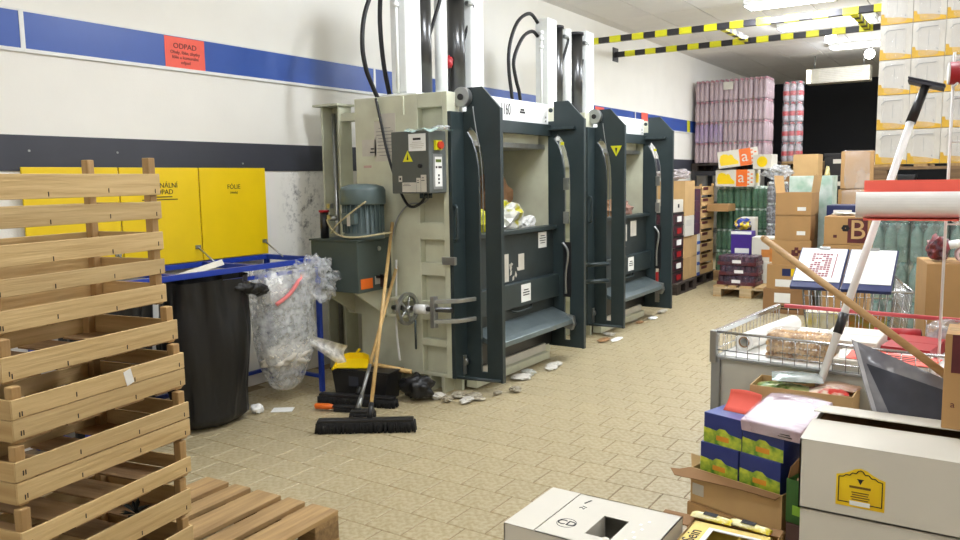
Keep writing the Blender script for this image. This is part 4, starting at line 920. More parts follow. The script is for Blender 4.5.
# green packs with banana cartons on top
M_GREEN = pm('green_bottle', (54, 96, 66), 0.2, rgb2=(36, 70, 50), scale=8); M_WCAP = pm('white_cap', (232, 236, 230), 0.4)
gk = pack_meshes(3, 2, 0.040, 0.30, M_GREEN, M_WCAP); gw = wrap_mesh(0.246, 0.166, 0.303, film('green_pack_film', (150, 190, 160), 0.2, 0.1))
pallet((-3.0, 12.06, 0), 0, 'wooden pallet under the green bottle packs', None, None, None, 0.8, 0.76)
for k in range(4):
    for i in range(3):
        for j in range(2): pack('%s green pack from the fruit trays, %s layer, %s row' % (NTH[i], layer(k, 4), ('front', 'back')[j]), 'green bottle packs under the orange cartons', (-3.26+i*0.25, 11.76+j*0.17, 0.1445+k*0.3035), 0, gk, gw)
def banana(label, loc, rz, rot=None, open_=False):
    sz = (0.54, 0.34, 0.235)
    t = carton(label, loc, sz, rz, M_WCARD, (), tape=False, open_=open_, rot=rot)
    patch('orange_panel', facem('front', sz, 0.29, 0.0), 0.155, 0.235, M_ORANGE, t)
    text('a', 0.22, facem('front', sz, 0.36, 0.125), M_WCARD, t, off=0.002)
    b = B(); n = 14
    b.prism([(0.03, 0.02), (0.27, 0.02), (0.27, 0.06), (0.25, 0.075), (0.22, 0.10), (0.20, 0.15), (0.17, 0.165), (0.15, 0.15), (0.13, 0.17), (0.08, 0.18), (0.04, 0.16), (0.02, 0.10)], 'z', 0.0, 0.0012, facem('front', sz, 0, 0.015)); b.out('yellow_fruit_print', M_YEL, t)
    b = B()
    for k in range(7): b.prism([(0.47+0.02*math.cos(i*1.26)+0.045*(k % 2)-0.01, 0.03+0.028*k+0.012*math.sin(i*1.26)) for i in range(5)], 'z', 0, 0.0012, facem('front', sz, 0, 0))
    b.out('orange_print', M_ORANGE, t)
    patch('yellow_print', facem('right', sz, 0.09, 0.05), 0.15, 0.13, M_YEL, t)
    return t
banana('white and orange fruit carton lettered a resting on the green bottle packs', (-3.09, 11.50, 1.362), 0)
pallet((-3.0, 11.51, 0.0), 0, 'short pallet section before the green bottle packs', None, None, None, 0.28, 0.76)
for k in range(4):
    for i in range(3): pack('%s green pack from the fruit trays, %s layer under the orange carton' % (NTH[i], layer(k, 4)), 'front row of green bottle packs', (-3.26+0.25*i, 11.52, 0.1445+k*0.3035), 0, gk, gw)
banana('open tilted white and orange fruit carton on top of the other', (-3.07, 11.47, 1.645), 0, (R(0), R(-7), R(14)), True)
bt = carton('small white carton with yellow fruit print beside the tilted orange carton', (-2.70, 11.42, 1.60), (0.26, 0.22, 0.20), -8, M_WCARD, (), tape=False)
b = B(); b.prism([(0.13+0.075*math.cos(i*0.45), 0.10+0.075*math.sin(i*0.45)) for i in range(14)], 'z', 0, 0.0012, facem('front', (0.26, 0.22, 0.2), 0, 0)); b.out('yellow_fruit_print', M_YEL, bt)
# dark film packs right of the green ones
dkb = pack_meshes(3, 2, 0.045, 0.28, pm('dark_bottle', (70, 70, 74), 0.25, rgb2=(40, 40, 44), scale=9), M_WCAP); dkw = wrap_mesh(0.275, 0.185, 0.284, film('grey_pack_film', (200, 200, 204), 0.35, 0.1))
for k in range(5): pack('film-wrapped dark bottle pack, %s in the column behind the kraft cartons' % layer(k, 5), 'dark bottle packs in film', (-2.50, 11.35, 0.002+k*0.2845), R(random.uniform(-4, 4)), dkb, dkw)
crumple('film_bundle', 'loose clear film heaped over the dark bottle packs', (-2.52, 11.36, 1.44), (0.17, 0.15, 0.09), 17, M_FILM, 'film', 0.5, None, 2.2, 4)
carton('white carton with black print before the green bottle packs', (-2.78, 10.93, 0.55), (0.20, 0.30, 0.40), 6, M_WCARD, (('black_print', 'front', 0.1, 0.45, 0.7, 0.3, M_INK),), tape=False)
carton('kraft carton under the white carton with black print', (-2.78, 10.93, 0.145), (0.30, 0.34, 0.404), 0, M_KRAFTD)
pallet((-2.53, 10.46, 0), 0, 'pale wooden pallet standing on the tiles in the aisle', None, wood('pale_pallet', (210, 178, 128), (176, 140, 92), 'y'), wood('pale_pallet_cross', (206, 186, 150), (176, 150, 110), 'x'))
for k in range(3):
    t = thing('shrink_tray', 'dark film-wrapped tray of jars, %s of three on the pale pallet' % ('lowest', 'middle', 'topmost')[k], 'tray', (-2.66+0.01*(k % 2), 10.10, 0.1445+k*0.125), R((-3, 4, -2)[k]), 'dark wrapped trays on the pale pallet')
    B().box(-0.24, 0.24, -0.17, 0.17, 0, 0.045).out('tray', M_MAROON, t, 0.004)
    jb = B()
    for i in range(6):
        for j in range(4): jb.lathe([(0.036, 0.01), (0.038, 0.02), (0.038, 0.09), (0.034, 0.098), (0.034, 0.115)], 10, (-0.2+i*0.08, -0.12+j*0.08, 0))
    jb.out('jars', M_DKPACK, t)['kind'] = 'stuff'
    inst(wrap_mesh(0.488, 0.348, 0.122, film('dark_film', (120, 104, 124), 0.3, 0.08), k), 'film', t)
    B().box(-0.05, 0.06, -0.1765, -0.1755, 0.03, 0.07).out('white_tag', M_PAPER, t)
M_OBR = pm('orange_brown_print', (206, 130, 60), 0.5)
carton('lower white carton with brown fruit print on the pale pallet', (-2.36, 10.44, 0.1445), (0.26, 0.30, 0.275), 0, M_WCARD, (('brown_print', 'front', 0.45, 0.15, 0.35, 0.2, M_MAROON), ('orange_print', 'front', 0.55, 0.32, 0.35, 0.3, M_OBR)), tape=False)
carton('upper white carton with orange fruit print on the pale pallet', (-2.42, 10.46, 0.4205), (0.33, 0.30, 0.28), 4, M_WCARD, (('orange_print', 'front', 0.36, 0.2, 0.30, 0.35, M_OBR), ('kraft_panel', 'front', 0.66, 0.0, 0.34, 1.0, M_OBR)), tape=False)
tag(B().box(-0.2, 0.2, -0.14, 0.14, 0, 0.03).out('white_tray', M_WCARD, bevel=0.01, loc=(-2.38, 10.46, 0.7015)), 'flat white tray lying on the upper fruit carton', 'tray')
for k in range(2): carton('%s purple carton with white print behind the dark wrapped trays' % ('lower', 'upper')[k], (-2.74, 10.52, 0.1445+k*0.325), (0.26, 0.22, 0.323), 0, M_PURPLE, (('white_print', 'front', 0.2, 0.12, 0.7, 0.2, M_PAPER), ('white_top_band', 'front', 0, 0.88, 1, 0.12, M_PAPER)), group='purple cartons on the pale pallet', tape=False)
crumple('blue_yellow_bag', 'blue and yellow packets on top of the purple carton', (-2.76, 10.55, 0.794), (0.09, 0.08, 0.07), 5, pm('packet_print', (220, 190, 40), 0.35, rgb2=(40, 60, 150), scale=12, contrast=(0.45, 0.55)), 'packet')
# --- far stock before the dark doorway
for k in range(3): carton('cream carton, %s in the far stack before the dark doorway' % layer(k, 3), (-2.49, 13.30, k*0.610), (0.36, 0.42, 0.607), 0, M_KRAFT2, group='cream cartons before the dark doorway')
crumple('film_bundle', 'yellowish film bundle leaning at the far cream cartons', (-2.20, 13.25, 0.0), (0.07, 0.12, 0.80), 23, film('yellow_film', (220, 210, 150), 0.7, 0.3), 'film', 0.15, None, 1.5, 4, False)
for i in range(3):
    for k in range(5 if i < 2 else 4):
        t = thing('dark_crate', 'black plastic crate, %s in the %s column before the dark doorway' % (layer(k, 5 if i < 2 else 4), ('left', 'middle', 'right')[i]), 'crate', (-2.22+i*0.46, 14.6, 0.001+k*0.372), 0, 'black crates before the dark doorway')
        B().box(-0.215, 0.215, -0.2, 0.2, 0, 0.37).out('body', M_BLKPL, t, 0.01); B().box(-0.225, 0.225, -0.21, 0.21, 0.32, 0.365).out('rim', M_BLKPL, t, 0.004)
        B().box(-0.08, 0.10, -0.2035, -0.20, 0.20, 0.27).out('label', M_PAPER2, t)
# --- kraft stack in the aisle
SZB = (0.365, 0.44, 0.268)
carton('bottom kraft carton with white label and black stripes in the aisle stack', (-1.86, 9.16, 0.0), (0.48, 0.44, 0.268), 0, M_KRAFTD, (('label', 'front', 0.25, 0.45, 0.35, 0.4, M_PAPER), ('black_stripe', 'front', 0.4, 0.28, 0.4, 0.05, M_INK), ('black_stripe', 'front', 0.4, 0.18, 0.4, 0.05, M_INK)))
carton('second kraft carton with blue and yellow tape in the aisle stack', (-1.84, 9.18, 0.2685), (0.46, 0.44, 0.268), 0, M_KRAFT, (('blue_tape', 'front', 0.35, 0.55, 0.2, 0.3, M_NAVY), ('yellow_tape', 'front', 0.55, 0.55, 0.18, 0.3, M_YEL), ('label', 'front', 0.2, 0.1, 0.4, 0.3, M_PAPER)))
t = carton('third kraft carton with dark flower print in the aisle stack', (-1.83, 9.20, 0.537), (0.40, 0.44, 0.268), 2, M_KRAFT)
for k in range(5): patch('dark_print', facem('front', (0.40, 0.44, 0.268), 0.20+0.03*(k % 3), 0.10+0.03*(k//2)), 0.04, 0.035, M_MAROON, t)
carton('fourth kraft carton with small white label in the aisle stack', (-1.82, 9.21, 0.8055), SZB, 0, M_KRAFT, (WL,))
t = carton('topmost open kraft carton with raised flaps in the aisle stack', (-1.82, 9.21, 1.074), (0.365, 0.44, 0.245), 0, M_KRAFT, (WL,), open_=True)
for s in (-1, 1): B().box(-0.003, 0.003, -0.22, 0.22, 0, 0.19).out('flap', M_KRAFT2, t, loc=(s*0.182, 0, 0.245), rot=(0, R(s*7), 0))
B().box(-0.18, 0.18, -0.003, 0.003, 0, 0.10).out('flap', M_KRAFT2, t, loc=(0, -0.217, 0.243), rot=(R(-98), 0, 0)); B().box(-0.178, 0.178, -0.15, 0.2, 0.19, 0.21).out('contents', M_KRAFT2, t)
carton('pale green and white carton standing behind the open kraft carton', (-1.76, 9.75, 0), (0.46, 0.34, 1.50), 0, pm('pale_green_card', (206, 216, 210), 0.5, rgb2=(150, 184, 166), scale=9), (), tape=False)
# --- cartons lettered B, with navy boxes behind
SB = (0.42, 0.42, 0.29)
for k, lab in enumerate(('bottom kraft carton of the pile under the B carton', 'middle kraft carton of the pile under the B carton')): carton(lab, (-1.26, 9.01, k*0.395), (0.44, 0.42, 0.393), 0, M_KRAFT)
t = carton('kraft carton printed with a large letter B on a dark square', (-1.26, 9.01, 0.791), SB, 0, M_KRAFT)
patch('dark_panel', facem('front', SB, 0.225, 0.02), 0.185, 0.25, M_MAROON, t); text('B', 0.28, facem('front', SB, 0.318, 0.147), M_KRAFT2, t, off=0.002)
b = B()
for k in range(6): a = k*1.047; b.prism([(0.205+0.022*math.cos(a)+0.02*math.cos(i*1.05), 0.17+0.022*math.sin(a)+0.016*math.sin(i*1.05)) for i in range(6)], 'z', 0.0011, 0.002, facem('front', SB, 0, 0))
b.out('flower_print', M_INK, t); patch('dark_print', facem('front', SB, 0.09, 0.07), 0.035, 0.03, M_MAROON, t)
tag(B().blob((0, 0, 0.02), (0.12, 0.09, 0.016), 4, 0.3, 2, 3).out('white_packet', M_FOIL, loc=(-1.30, 9.0, 1.082)), 'shiny white packet lying on the B carton', 'packet')
for k in range(4): carton('navy blue carton with white label, %s of the pile behind the B carton' % layer(k, 4), (-1.30, 9.45, k*0.295), (0.46, 0.36, 0.293), 0, M_NAVY, (('label', 'front', 0.15, 0.55, 0.4, 0.28, M_PAPER),), group='navy cartons behind the B carton', tape=False)
wrm = wrap_mesh(0.37, 0.40, 0.445, film('brown_pack_film', (220, 206, 196), 0.35, 0.15, 0.3, 4))
for k in range(4):
    t = carton('film-wrapped kraft carton, %s in the pile behind the navy cartons' % layer(k, 4), (-1.38, 10.42, k*0.447), (0.35, 0.38, 0.438), R(0)+(-3, 2, -4, 3)[k], M_KRAFT, group='film-wrapped kraft cartons', tape=False); inst(wrm, 'film', t)

# ================================================================== WRAPPED PALLETS ON THE RIGHT
YR, XR = 7.18, -0.86
pallet((XR+0.62, YR+0.42, 0), 0, 'wooden pallet on the floor under the pale green water packs', None, None, None, 0.8, 1.2)
M_WATER = pm('water_bottle', (108, 136, 124), 0.18, rgb2=(64, 92, 84), scale=12)
bot = B().lathe(bottle_prof(0.044, 0.318), 12).mesh('bottle', M_WATER)
capm = B().lathe([(0.017, 0.294), (0.018, 0.296), (0.018, 0.312), (0.012, 0.316)], 8).mesh('cap', pm('teal_cap', (70, 130, 120), 0.4))
wwr = wrap_mesh(0.274, 0.186, 0.322, film('water_film', (196, 216, 210), 0.26, 0.08, 0.5, 16))
for k in range(4):
    for i in range(4):
        for j in range(2):
            if j and 0 < i: continue
            t = thing('water_pack', ('%s pale green water pack from the kraft cartons in the %s layer' % (NTH[i], layer(k, 4)) if j == 0 else 'pale green water pack behind the outer corner in the %s layer' % layer(k, 4)), 'bottle pack', (XR+0.16+i*0.278, YR+0.11+j*0.19, 0.1445+k*0.3245), 0, 'pale green water packs under the white packs')
            for a in range(3):
                for c in range(2):
                    q = inst(bot, 'bottle', t, ((a-1)*0.088, (c-0.5)*0.088, 0.001)); inst(capm, 'cap', q)
            inst(wwr, 'film', t)
pallet((XR+0.62, YR+0.42, 1.445), 0, 'wooden pallet carried high on the pale green water packs', None, wood('pallet_high', (196, 164, 112), (150, 116, 76), 'y'), wood('pallet_high_cross', (150, 120, 84), (104, 80, 56), 'x'), 0.8, 1.2)
M_WPACK = pm('white_pack', (216, 212, 203), 0.3, rgb2=(196, 191, 182), scale=7, bump=0.35, bscale=9)
M_AMBER = pm('amber_print', (226, 180, 60), 0.35, var=0.10, scale=20)
PW, PH = 0.226, 0.276
wp = B().box(-PW/2, PW/2, -0.13, 0.13, 0, PH-0.003).mesh('wrapping', M_WPACK)
am = B().prism([(-0.112, 0.0), (0.112, 0.0), (0.112, 0.030), (0.02, 0.05), (-0.06, 0.058), (-0.085, 0.058), (-0.092, 0.085), (-0.112, 0.085)], 'y', -0.1312, -0.130).mesh('amber_band', M_AMBER)
sq = B().tube([(-0.085, -0.1305, 0.200), (-0.06, -0.1305, 0.226), (-0.02, -0.1305, 0.231), (0.06, -0.1305, 0.233)], 0.003, 5).mesh('grey_squiggle', M_SHELF)
sm = B().box(-0.0015, 0.0015, -0.1308, -0.130, 0.09, 0.205).mesh('seam', M_SHELF)
aml = B().box(-PW/2-0.001, -PW/2, -0.125, 0.125, 0.0, 0.05).mesh('amber_side_band', M_AMBER)
pf = wrap_mesh(PW+0.002, 0.268, PH-0.001, film('white_pack_film', (236, 236, 236), 0.22, 0.08, 0.8, 7))
for k in range(6):
    for i in range(5):
        for j in range(3):
            if j and i: continue
            lab = '%s white amber-banded pack from the outer corner, %s layer' % (NTH[i], layer(k, 6)) if j == 0 else 'white pack on the %s layer, %s behind the outer corner pack' % (layer(k, 6), NTH[j-1])
            t = thing('paper_roll_pack', lab, 'pack', (XR+0.14+i*0.2285, YR+0.15+j*0.268, 1.5895+k*PH), 0, 'white packs with amber bands on the high pallet')
            inst(wp, 'wrapping', t)
            if j == 0: inst(am, 'amber_band', t); inst(sq, 'grey_squiggle', t); inst(sm, 'seam', t)
            if i == 0: inst(aml, 'amber_side_band', t)
            inst(pf, 'film', t)

# ================================================================== WIRE DISPLAY TABLE AND WHAT LIES ON IT
TX, TY, TR = -1.06, 3.60, -5.0
tb = thing('wire_display_table', 'grey panelled display table with chrome wire basket rim', 'table', (TX, TY, 0), R(TR))
TW, TD, Z0, Z1 = 1.35, 0.94, 0.685, 0.80
b = B(); b.box(0.01, TW, 0.015, 0.03, 0.0, 0.672); b.box(0.01, 0.025, 0.03, TD, 0, 0.672); b.box(0.01, TW, TD-0.015, TD, 0, 0.672); b.box(TW-0.015, TW, 0.03, TD-0.015, 0, 0.672)
b.out('skirt_panel', M_GPANEL, tb, 0.003)
B().box(-0.012, 0.03, -0.004, 0.04, 0, 0.672).out('corner_post', M_SHELF, tb, 0.003)
B().box(0, TW, 0, TD, 0.672, Z0).out('tray_floor', M_SHELF, tb, 0.002)
B().box(0.02, TW-0.02, 0.02, TD-0.02, Z0, Z0+0.004).out('paper_liner', M_PAPER, tb)
wr_ = B(); n = 26
for i in range(n+1):
    x = TW*i/n; wr_.wire((x, 0.004, Z0), (x, 0.004, Z1), 0.0022); wr_.wire((x, TD-0.004, Z0), (x, TD-0.004, Z1), 0.0022)
for i in range(19): y = TD*i/18; wr_.wire((0.004, y, Z0), (0.004, y, Z1), 0.0022)
for z in (Z0+0.03,): wr_.wire((0, 0.004, z), (TW, 0.004, z), 0.003); wr_.wire((0.004, 0, z), (0.004, TD, z), 0.003)
wr_.out('wire_sides', M_CHROME, tb)
B().cyl((0, 0.003, Z1), (TW, 0.003, Z1), 0.006, 8).out('rim_bar', M_CHROME, tb)
B().box(-0.012, 0.012, 0, TD, Z1-0.02, Z1+0.004).out('rim_bar', M_CHROME, tb, 0.003)
B().box(0.03, TW, TD-0.010, TD+0.010, Z1-0.014, Z1+0.006).out('red_rim', pm('red_plastic', (196, 76, 80), 0.35), tb, 0.004)
B().box(-0.016, 0.014, -0.014, 0.02, Z0-0.03, Z1+0.006).out('corner_bracket', M_STEEL, tb, 0.003)
def on_table(x, y, z=0.0): return Vector((TX, TY, Z0+0.0045+z)) + Matrix.Rotation(R(TR), 3, 'Z') @ Vector((x, y, 0))
t = thing('paper_roll', 'white paper roll lying along the left rim of the wire table', 'roll', on_table(0.085, 0.16), R(TR-4))
B().ring((0, 0, 0.042), (0, 0.62, 0.042), 0.042, 0.022, 20).out('roll', M_PAPER, t); B().ring((0, -0.006, 0.042), (0, 0.0, 0.042), 0.026, 0.021, 16).out('core', M_KRAFTD, t)
# bundle of wood shavings in film
t = thing('kindling_bundle', 'film-wrapped block of pale wood shavings on the wire table', 'bundle', on_table(0.345, 0.16), R(TR+3))
M_SHAV = pm('shavings', (226, 190, 136), 0.6, rgb2=(150, 106, 64), scale=26, bump=0.6, bscale=40, contrast=(0.35, 0.6))
b = B(); rk_ = random.Random(3)
for i in range(16):
    for j in range(6):
        for k in range(4):
            if 0 < i < 15 and 0 < j < 5 and k < 3: continue
            b.blob((-0.125+i*0.0166+rk_.uniform(-.003, .003), -0.070+j*0.028+rk_.uniform(-.003, .003), 0.014+k*0.028+rk_.uniform(-.002, .002)), (0.012, 0.017, 0.015), i*7+j*3+k, 0.35, 2.2, 1, True)
b.out('shavings', M_SHAV, t)['kind'] = 'stuff'
inst(wrap_mesh(0.282, 0.188, 0.122, film('bundle_wrap', (240, 230, 214), 0.22, 0.08), 4), 'film', t)
carton('flat white carton lying behind the wood shavings on the wire table', on_table(0.50, 0.46), (0.24, 0.36, 0.075), TR+4, M_WCARD, (), tape=False)
carton('flat white carton under the red price sheets', on_table(0.685, 0.15), (0.36, 0.25, 0.045), TR+4, M_WCARD, (), tape=False)
carton('flat red carton beside the white one on the wire table', on_table(0.745, 0.50), (0.20, 0.34, 0.06), TR-3, M_DRED, (), tape=False)
t = thing('red_tube', 'short deep red cardboard tube on the wire table', 'tube', on_table(0.62, 0.80), R(TR-70))
B().cyl((0, -0.10, 0.032), (0, 0.10, 0.032), 0.032, 16).out('tube', M_DRED, t); B().cyl((0, 0.10, 0.032), (0, 0.106, 0.032), 0.030, 16).out('end_cap', M_MAROON, t)
for i, (x, y, a, m, z, lab) in enumerate(((0.66, 0.165, 12, M_PAPER, 0.0455, 'white price sheet lying at the front of the wire table'), (0.70, 0.15, 5, M_RED, 0.0475, 'orange-red price sheet on the white one'), (0.74, 0.15, -6, M_RED, 0.0495, 'second orange-red price sheet near the brown box'))):
    t = thing('price_sheet', lab, 'paper', on_table(x, y, z), R(TR+a)); B().box(-0.15, 0.15, -0.09, 0.09, 0, 0.0015).out('sheet', m, t)
    if m is M_RED: lines(fz(-0.12, -0.05, 0.0008), 0.24, 0.10, 3, M_INK, t, frac=0.4, seed=i)
t = thing('black_clamshell', 'black plastic tray package in clear film on the wire table', 'package', on_table(0.945, 0.77, 0.0), R(TR-4))
B().box(-0.17, 0.17, -0.12, 0.12, 0, 0.07).out('tray', M_BLKPL, t, 0.02); B().box(-0.09, 0.05, -0.121, 0.0, 0.0705, 0.072).out('pink_card', pm('pink_card', (220, 150, 150), 0.5), t)
inst(wrap_mesh(0.36, 0.27, 0.115, M_FILM, 9), 'film', t)
t = thing('black_clamshell', 'second black package in film at the far right of the wire table', 'package', on_table(1.235, 0.62, 0.0), R(TR+4))
B().box(-0.10, 0.10, -0.12, 0.12, 0, 0.08).out('tray', M_BLKPL, t, 0.02); inst(wrap_mesh(0.23, 0.27, 0.11, M_FILM, 12), 'film', t)

# ------------------------------------------------------------------ shopping trolley behind with two clipboards
ct = thing('shopping_trolley', 'chrome wire shopping trolley carrying two clipboards behind the table', 'trolley', (-0.70, 5.20, 0), R(12))
b = B(); W0, D0, ZB, ZT2 = 0.56, 0.72, 0.45, 0.86
def trap(u, v, z): return ((u-0.5)*W0*(0.86+0.14*(z-ZB)/(ZT2-ZB)), (v-0.5)*D0*(0.86+0.14*(z-ZB)/(ZT2-ZB)), z)
for i in range(15):
    u = i/14
    b.wire(trap(u, 0, ZB), trap(u, 0, ZT2), 0.003); b.wire(trap(u, 1, ZB), trap(u, 1, ZT2), 0.003); b.wire(trap(0, u, ZB), trap(0, u, ZT2), 0.003); b.wire(trap(1, u, ZB), trap(1, u, ZT2), 0.003); b.wire(trap(u, 0, ZB), trap(u, 1, ZB), 0.003)
for z in (ZB, 0.58, 0.72):
    for p, q in (((0, 0), (1, 0)), ((1, 0), (1, 1)), ((1, 1), (0, 1)), ((0, 1), (0, 0))): b.wire(trap(*p, z), trap(*q, z), 0.0035)
b.out('wire_basket', M_CHROME, ct)
b = B()
for p, q in (((0, 0), (1, 0)), ((1, 0), (1, 1)), ((1, 1), (0, 1)), ((0, 1), (0, 0))): b.wire(trap(*p, ZT2), trap(*q, ZT2), 0.008)
b.out('rim', M_CHROME, ct)
for s in (-1, 1):
    B().tube([(s*0.20, 0.28, 0.44), (s*0.22, 0.30, 0.25), (s*0.22, 0.28, 0.16), (s*0.22, -0.30, 0.14)], 0.012).out('chassis_tube', M_CHROME, ct)
    for y in (-0.28, 0.28):
        w_ = B().cyl((s*0.22-0.012, y, 0.055), (s*0.22+0.012, y, 0.055), 0.055, 16).out('wheel', M_BLKPL, ct); B().box(s*0.22-0.018, s*0.22+0.018, y-0.01, y+0.01, 0.05, 0.15).out('fork', M_STEEL, w_)
for x, m, lab in ((-0.16, pm('colourful_box', (220, 200, 60), 0.4, rgb2=(240, 240, 236), scale=10), 'yellow and white packet inside the shopping trolley'), (0.08, pm('colourful_box2', (200, 90, 40), 0.4, rgb2=(120, 140, 50), scale=14), 'orange and green packet inside the shopping trolley')):
    o = carton(lab, Vector((-0.70, 5.20, ZB+0.006))+Matrix.Rotation(R(12), 3, 'Z') @ Vector((x, -0.14, 0)), (0.2, 0.16, 0.24), 8, m, (), tape=False, name='packet', cat='packet')
def board(label, bl, br, tl, sheet_lines):
    bl, br, tl = Vector(bl), Vector(br), Vector(tl)
    t = thing('clipboard', label, 'clipboard', (0, 0, 0)); M = frame(bl, br-bl, tl-bl); t.matrix_world = M
    w, h = (br-bl).length, (tl-bl).length
    B().box(-0.008, w+0.008, -0.055, h+0.01, -0.022, 0).out('backing_board', M_NAVY, t, 0.003)
    p = B().box(0, w, 0, h, 0.0, 0.004).out('paper', M_PAPER, t)
    B().box(w*0.38, w*0.62, h-0.01, h+0.012, 0.004, 0.012).out('clip', M_STEEL, t, 0.002)
    if sheet_lines:
        b = B(); rr = random.Random(2)
        for i in range(11):
            for j in range(6):
                if rr.random() < 0.85: b.box(w*(0.28+0.075*j), w*(0.28+0.075*j+0.064), h*(0.14+0.065*i), h*(0.14+0.065*i+0.05), 0.004, 0.0046)
        b.out('print', pm('table_print', (150, 90, 96), 0.6), p); B().box(w*0.80, w*0.825, h*0.12, h*0.85, 0.004, 0.0046).out('print', pm('table_print', (150, 90, 96), 0.6), p)
    else:
        b = B()
        for i in range(9): b.box(w*0.06, w*0.94, h*(0.12+0.085*i), h*(0.12+0.085*i)+0.0012, 0.004, 0.0044)
        b.out('ruled_lines', pm('pale_ink', (206, 210, 222), 0.6), p)
    return t
board('clipboard with a printed red table lying inclined on the trolley', (-0.962, 4.80, 0.905), (-0.712, 4.80, 0.905), (-0.962, 5.07, 1.07), True)
board('clipboard with a ruled blank sheet lying inclined on the trolley', (-0.690, 4.80, 0.905), (-0.452, 4.80, 0.905), (-0.690, 5.07, 1.07), False)
b = B(); Mt = Matrix.Translation((-0.70, 5.20, 0)) @ Matrix.Rotation(R(12), 4, 'Z'); Mi = Mt.inverted()
for p in ((-0.93, 4.90), (-0.52, 5.08)):
    q = Mi @ Vector((p[0], p[1], 0)); b.wire((q.x, max(q.y, -0.36), 0.86), (q.x, q.y+0.06, 0.955), 0.006)
b.out('clipboard_prop', M_CHROME, ct)
# kraft carton and small things right of the trolley
carton('kraft carton standing beyond the right end of the table', (-0.10, 5.55, 0.0), (0.52, 0.40, 0.985), 12, M_KRAFT)
t = thing('ribbon_roll', 'small white and pink ribbon loop on the tall kraft carton', 'ribbon', (-0.13, 5.42, 0.986), R(20)); B().ring((0, -0.02, 0.05), (0, 0.02, 0.05), 0.05, 0.035, 18).out('loop', pm('pink_ribbon', (230, 200, 205), 0.5), t); B().cyl((-0.05, 0, 0.09), (-0.06, 0, 0.13), 0.03, 12).out('bobbin', M_PAPER, t)
crumple('mixed_packets', 'heap of dark and red packets on the edge of the tall kraft carton', (-0.27, 5.46, 0.986), (0.06, 0.07, 0.07), 9, pm('packets', (60, 60, 70), 0.35, rgb2=(150, 50, 50), scale=20), 'packet')

# ------------------------------------------------------------------ long-handled squeegee, wooden stick, white stand with roll
t = thing('squeegee', 'floor squeegee with white pole standing upside down in a carton', 'squeegee', (-0.60, 3.45, 0.545))
p0, p1, p2 = Vector((0, 0, 0.0)), Vector((0.290, 0.40, 1.205)), Vector((0.332, 0.455, 1.345))
B().cyl(p0, p1, 0.016, 14).out('pole', M_WPOLE, t); dd = (p1-p0).normalized()
B().cyl(p0+dd*0.33, p0+dd*0.42, 0.0195, 14).out('black_sleeve', M_BLKPL, t)
B().cyl(p1-dd*0.02, p2, 0.021, 14, 0.017).out('black_socket', M_BLKPL, t)
hx = Vector((0.155, -0.03, -0.05)); hd = B(); c_ = p2
M = frame(c_, hx, dd); hd.box(-0.072, 0.072, -0.007, 0.007, -0.02, 0.02, M); hd.out('blade_holder', M_DARKB, t, 0.003)
B().box(-0.075, 0.075, 0.007, 0.012, -0.004, 0.024, M).out('rubber_blade', M_DARKB, t)
t = thing('wooden_stick', 'round wooden broom stick leaning across the wire table', 'stick', (-0.09, 2.97, 0.84))
B().cyl((0, 0, 0), (-0.695, 0.36, 0.42), 0.0135, 14).out('shaft', wood('stick_wood', (186, 150, 100), (160, 122, 76), 'x', 0.03), t)
B().cyl((-0.690, 0.357, 0.417), (-0.702, 0.3635, 0.4245), 0.0143, 14, 0.010).out('rounded_end', wood('stick_wood', (186, 150, 100), (160, 122, 76), 'x', 0.03), t)
st = thing('wire_stand', 'white wire stand holding the white tube and red roll', 'stand', (-0.10, 3.70, Z0+0.0045), R(8))
b = B()
for x in (-0.06, 0.30):
    b.wire((x, 0, 0), (x, 0, 1.30), 0.006)
for z in (0.02, 0.62, 1.12, 1.28): b.wire((-0.06, 0, z), (0.30, 0, z), 0.004)
b.wire((-0.03, 0, 1.12), (0.02, 0, 0.9), 0.004); b.wire((-0.06, 0, 0.95), (0.3, 0, 0.95), 0.004); b.wire((0.02, 0, 0.62), (0.02, 0, 1.12), 0.004)
for x in (-0.06, 0.30): b.wire((x, 0, 0.648), (x, -0.46, 0.648), 0.005); b.wire((x, -0.46, 0.648), (x, -0.47, 0.70), 0.005); b.wire((x, 0, 1.165), (x, -0.14, 1.165), 0.005); b.wire((x, -0.16, 0.004), (x, 0.16, 0.004), 0.006)
b.out('wires', M_WPOLE, st)
t = thing('white_tube', 'thick white cardboard tube lying level across the wire stand hooks', 'tube', (-0.445, 3.32, 1.40), R(8))
B().ring((0, 0, 0), (0.80, 0, 0), 0.049, 0.043, 28).out('tube', M_WPOLE, t); B().cyl((0.001, 0, 0), (0.012, 0, 0), 0.043, 24).out('end_plug', M_PAPER, t)
B().tube([(0.40, -0.045, 0.025), (0.43, -0.056, 0.0), (0.40, -0.052, -0.025), (0.37, -0.056, -0.005), (0.40, -0.045, 0.025)], 0.005).out('yellow_ribbon', M_YEL, t)
t = thing('red_card', 'orange-red card sheet standing behind the white tube', 'card', (-0.425, 3.38, 1.347), R(8)); B().box(0.0, 0.80, 0, 0.004, 0, 0.145).out('sheet', M_RED, t); B().box(0.0, 0.78, -0.105, 0.0, -0.004, 0.0).out('folded_edge', M_RED, t)
t = thing('red_roll', 'dark red roll with white end on the wire stand', 'roll', (-0.178, 3.66, 1.905), R(8)); B().cyl((0.006, 0, 0), (0.45, 0, 0), 0.044, 22).out('roll', M_DRED, t); B().cyl((0, 0, 0), (0.006, 0, 0), 0.042, 22).out('end_face', M_PAPER, t)

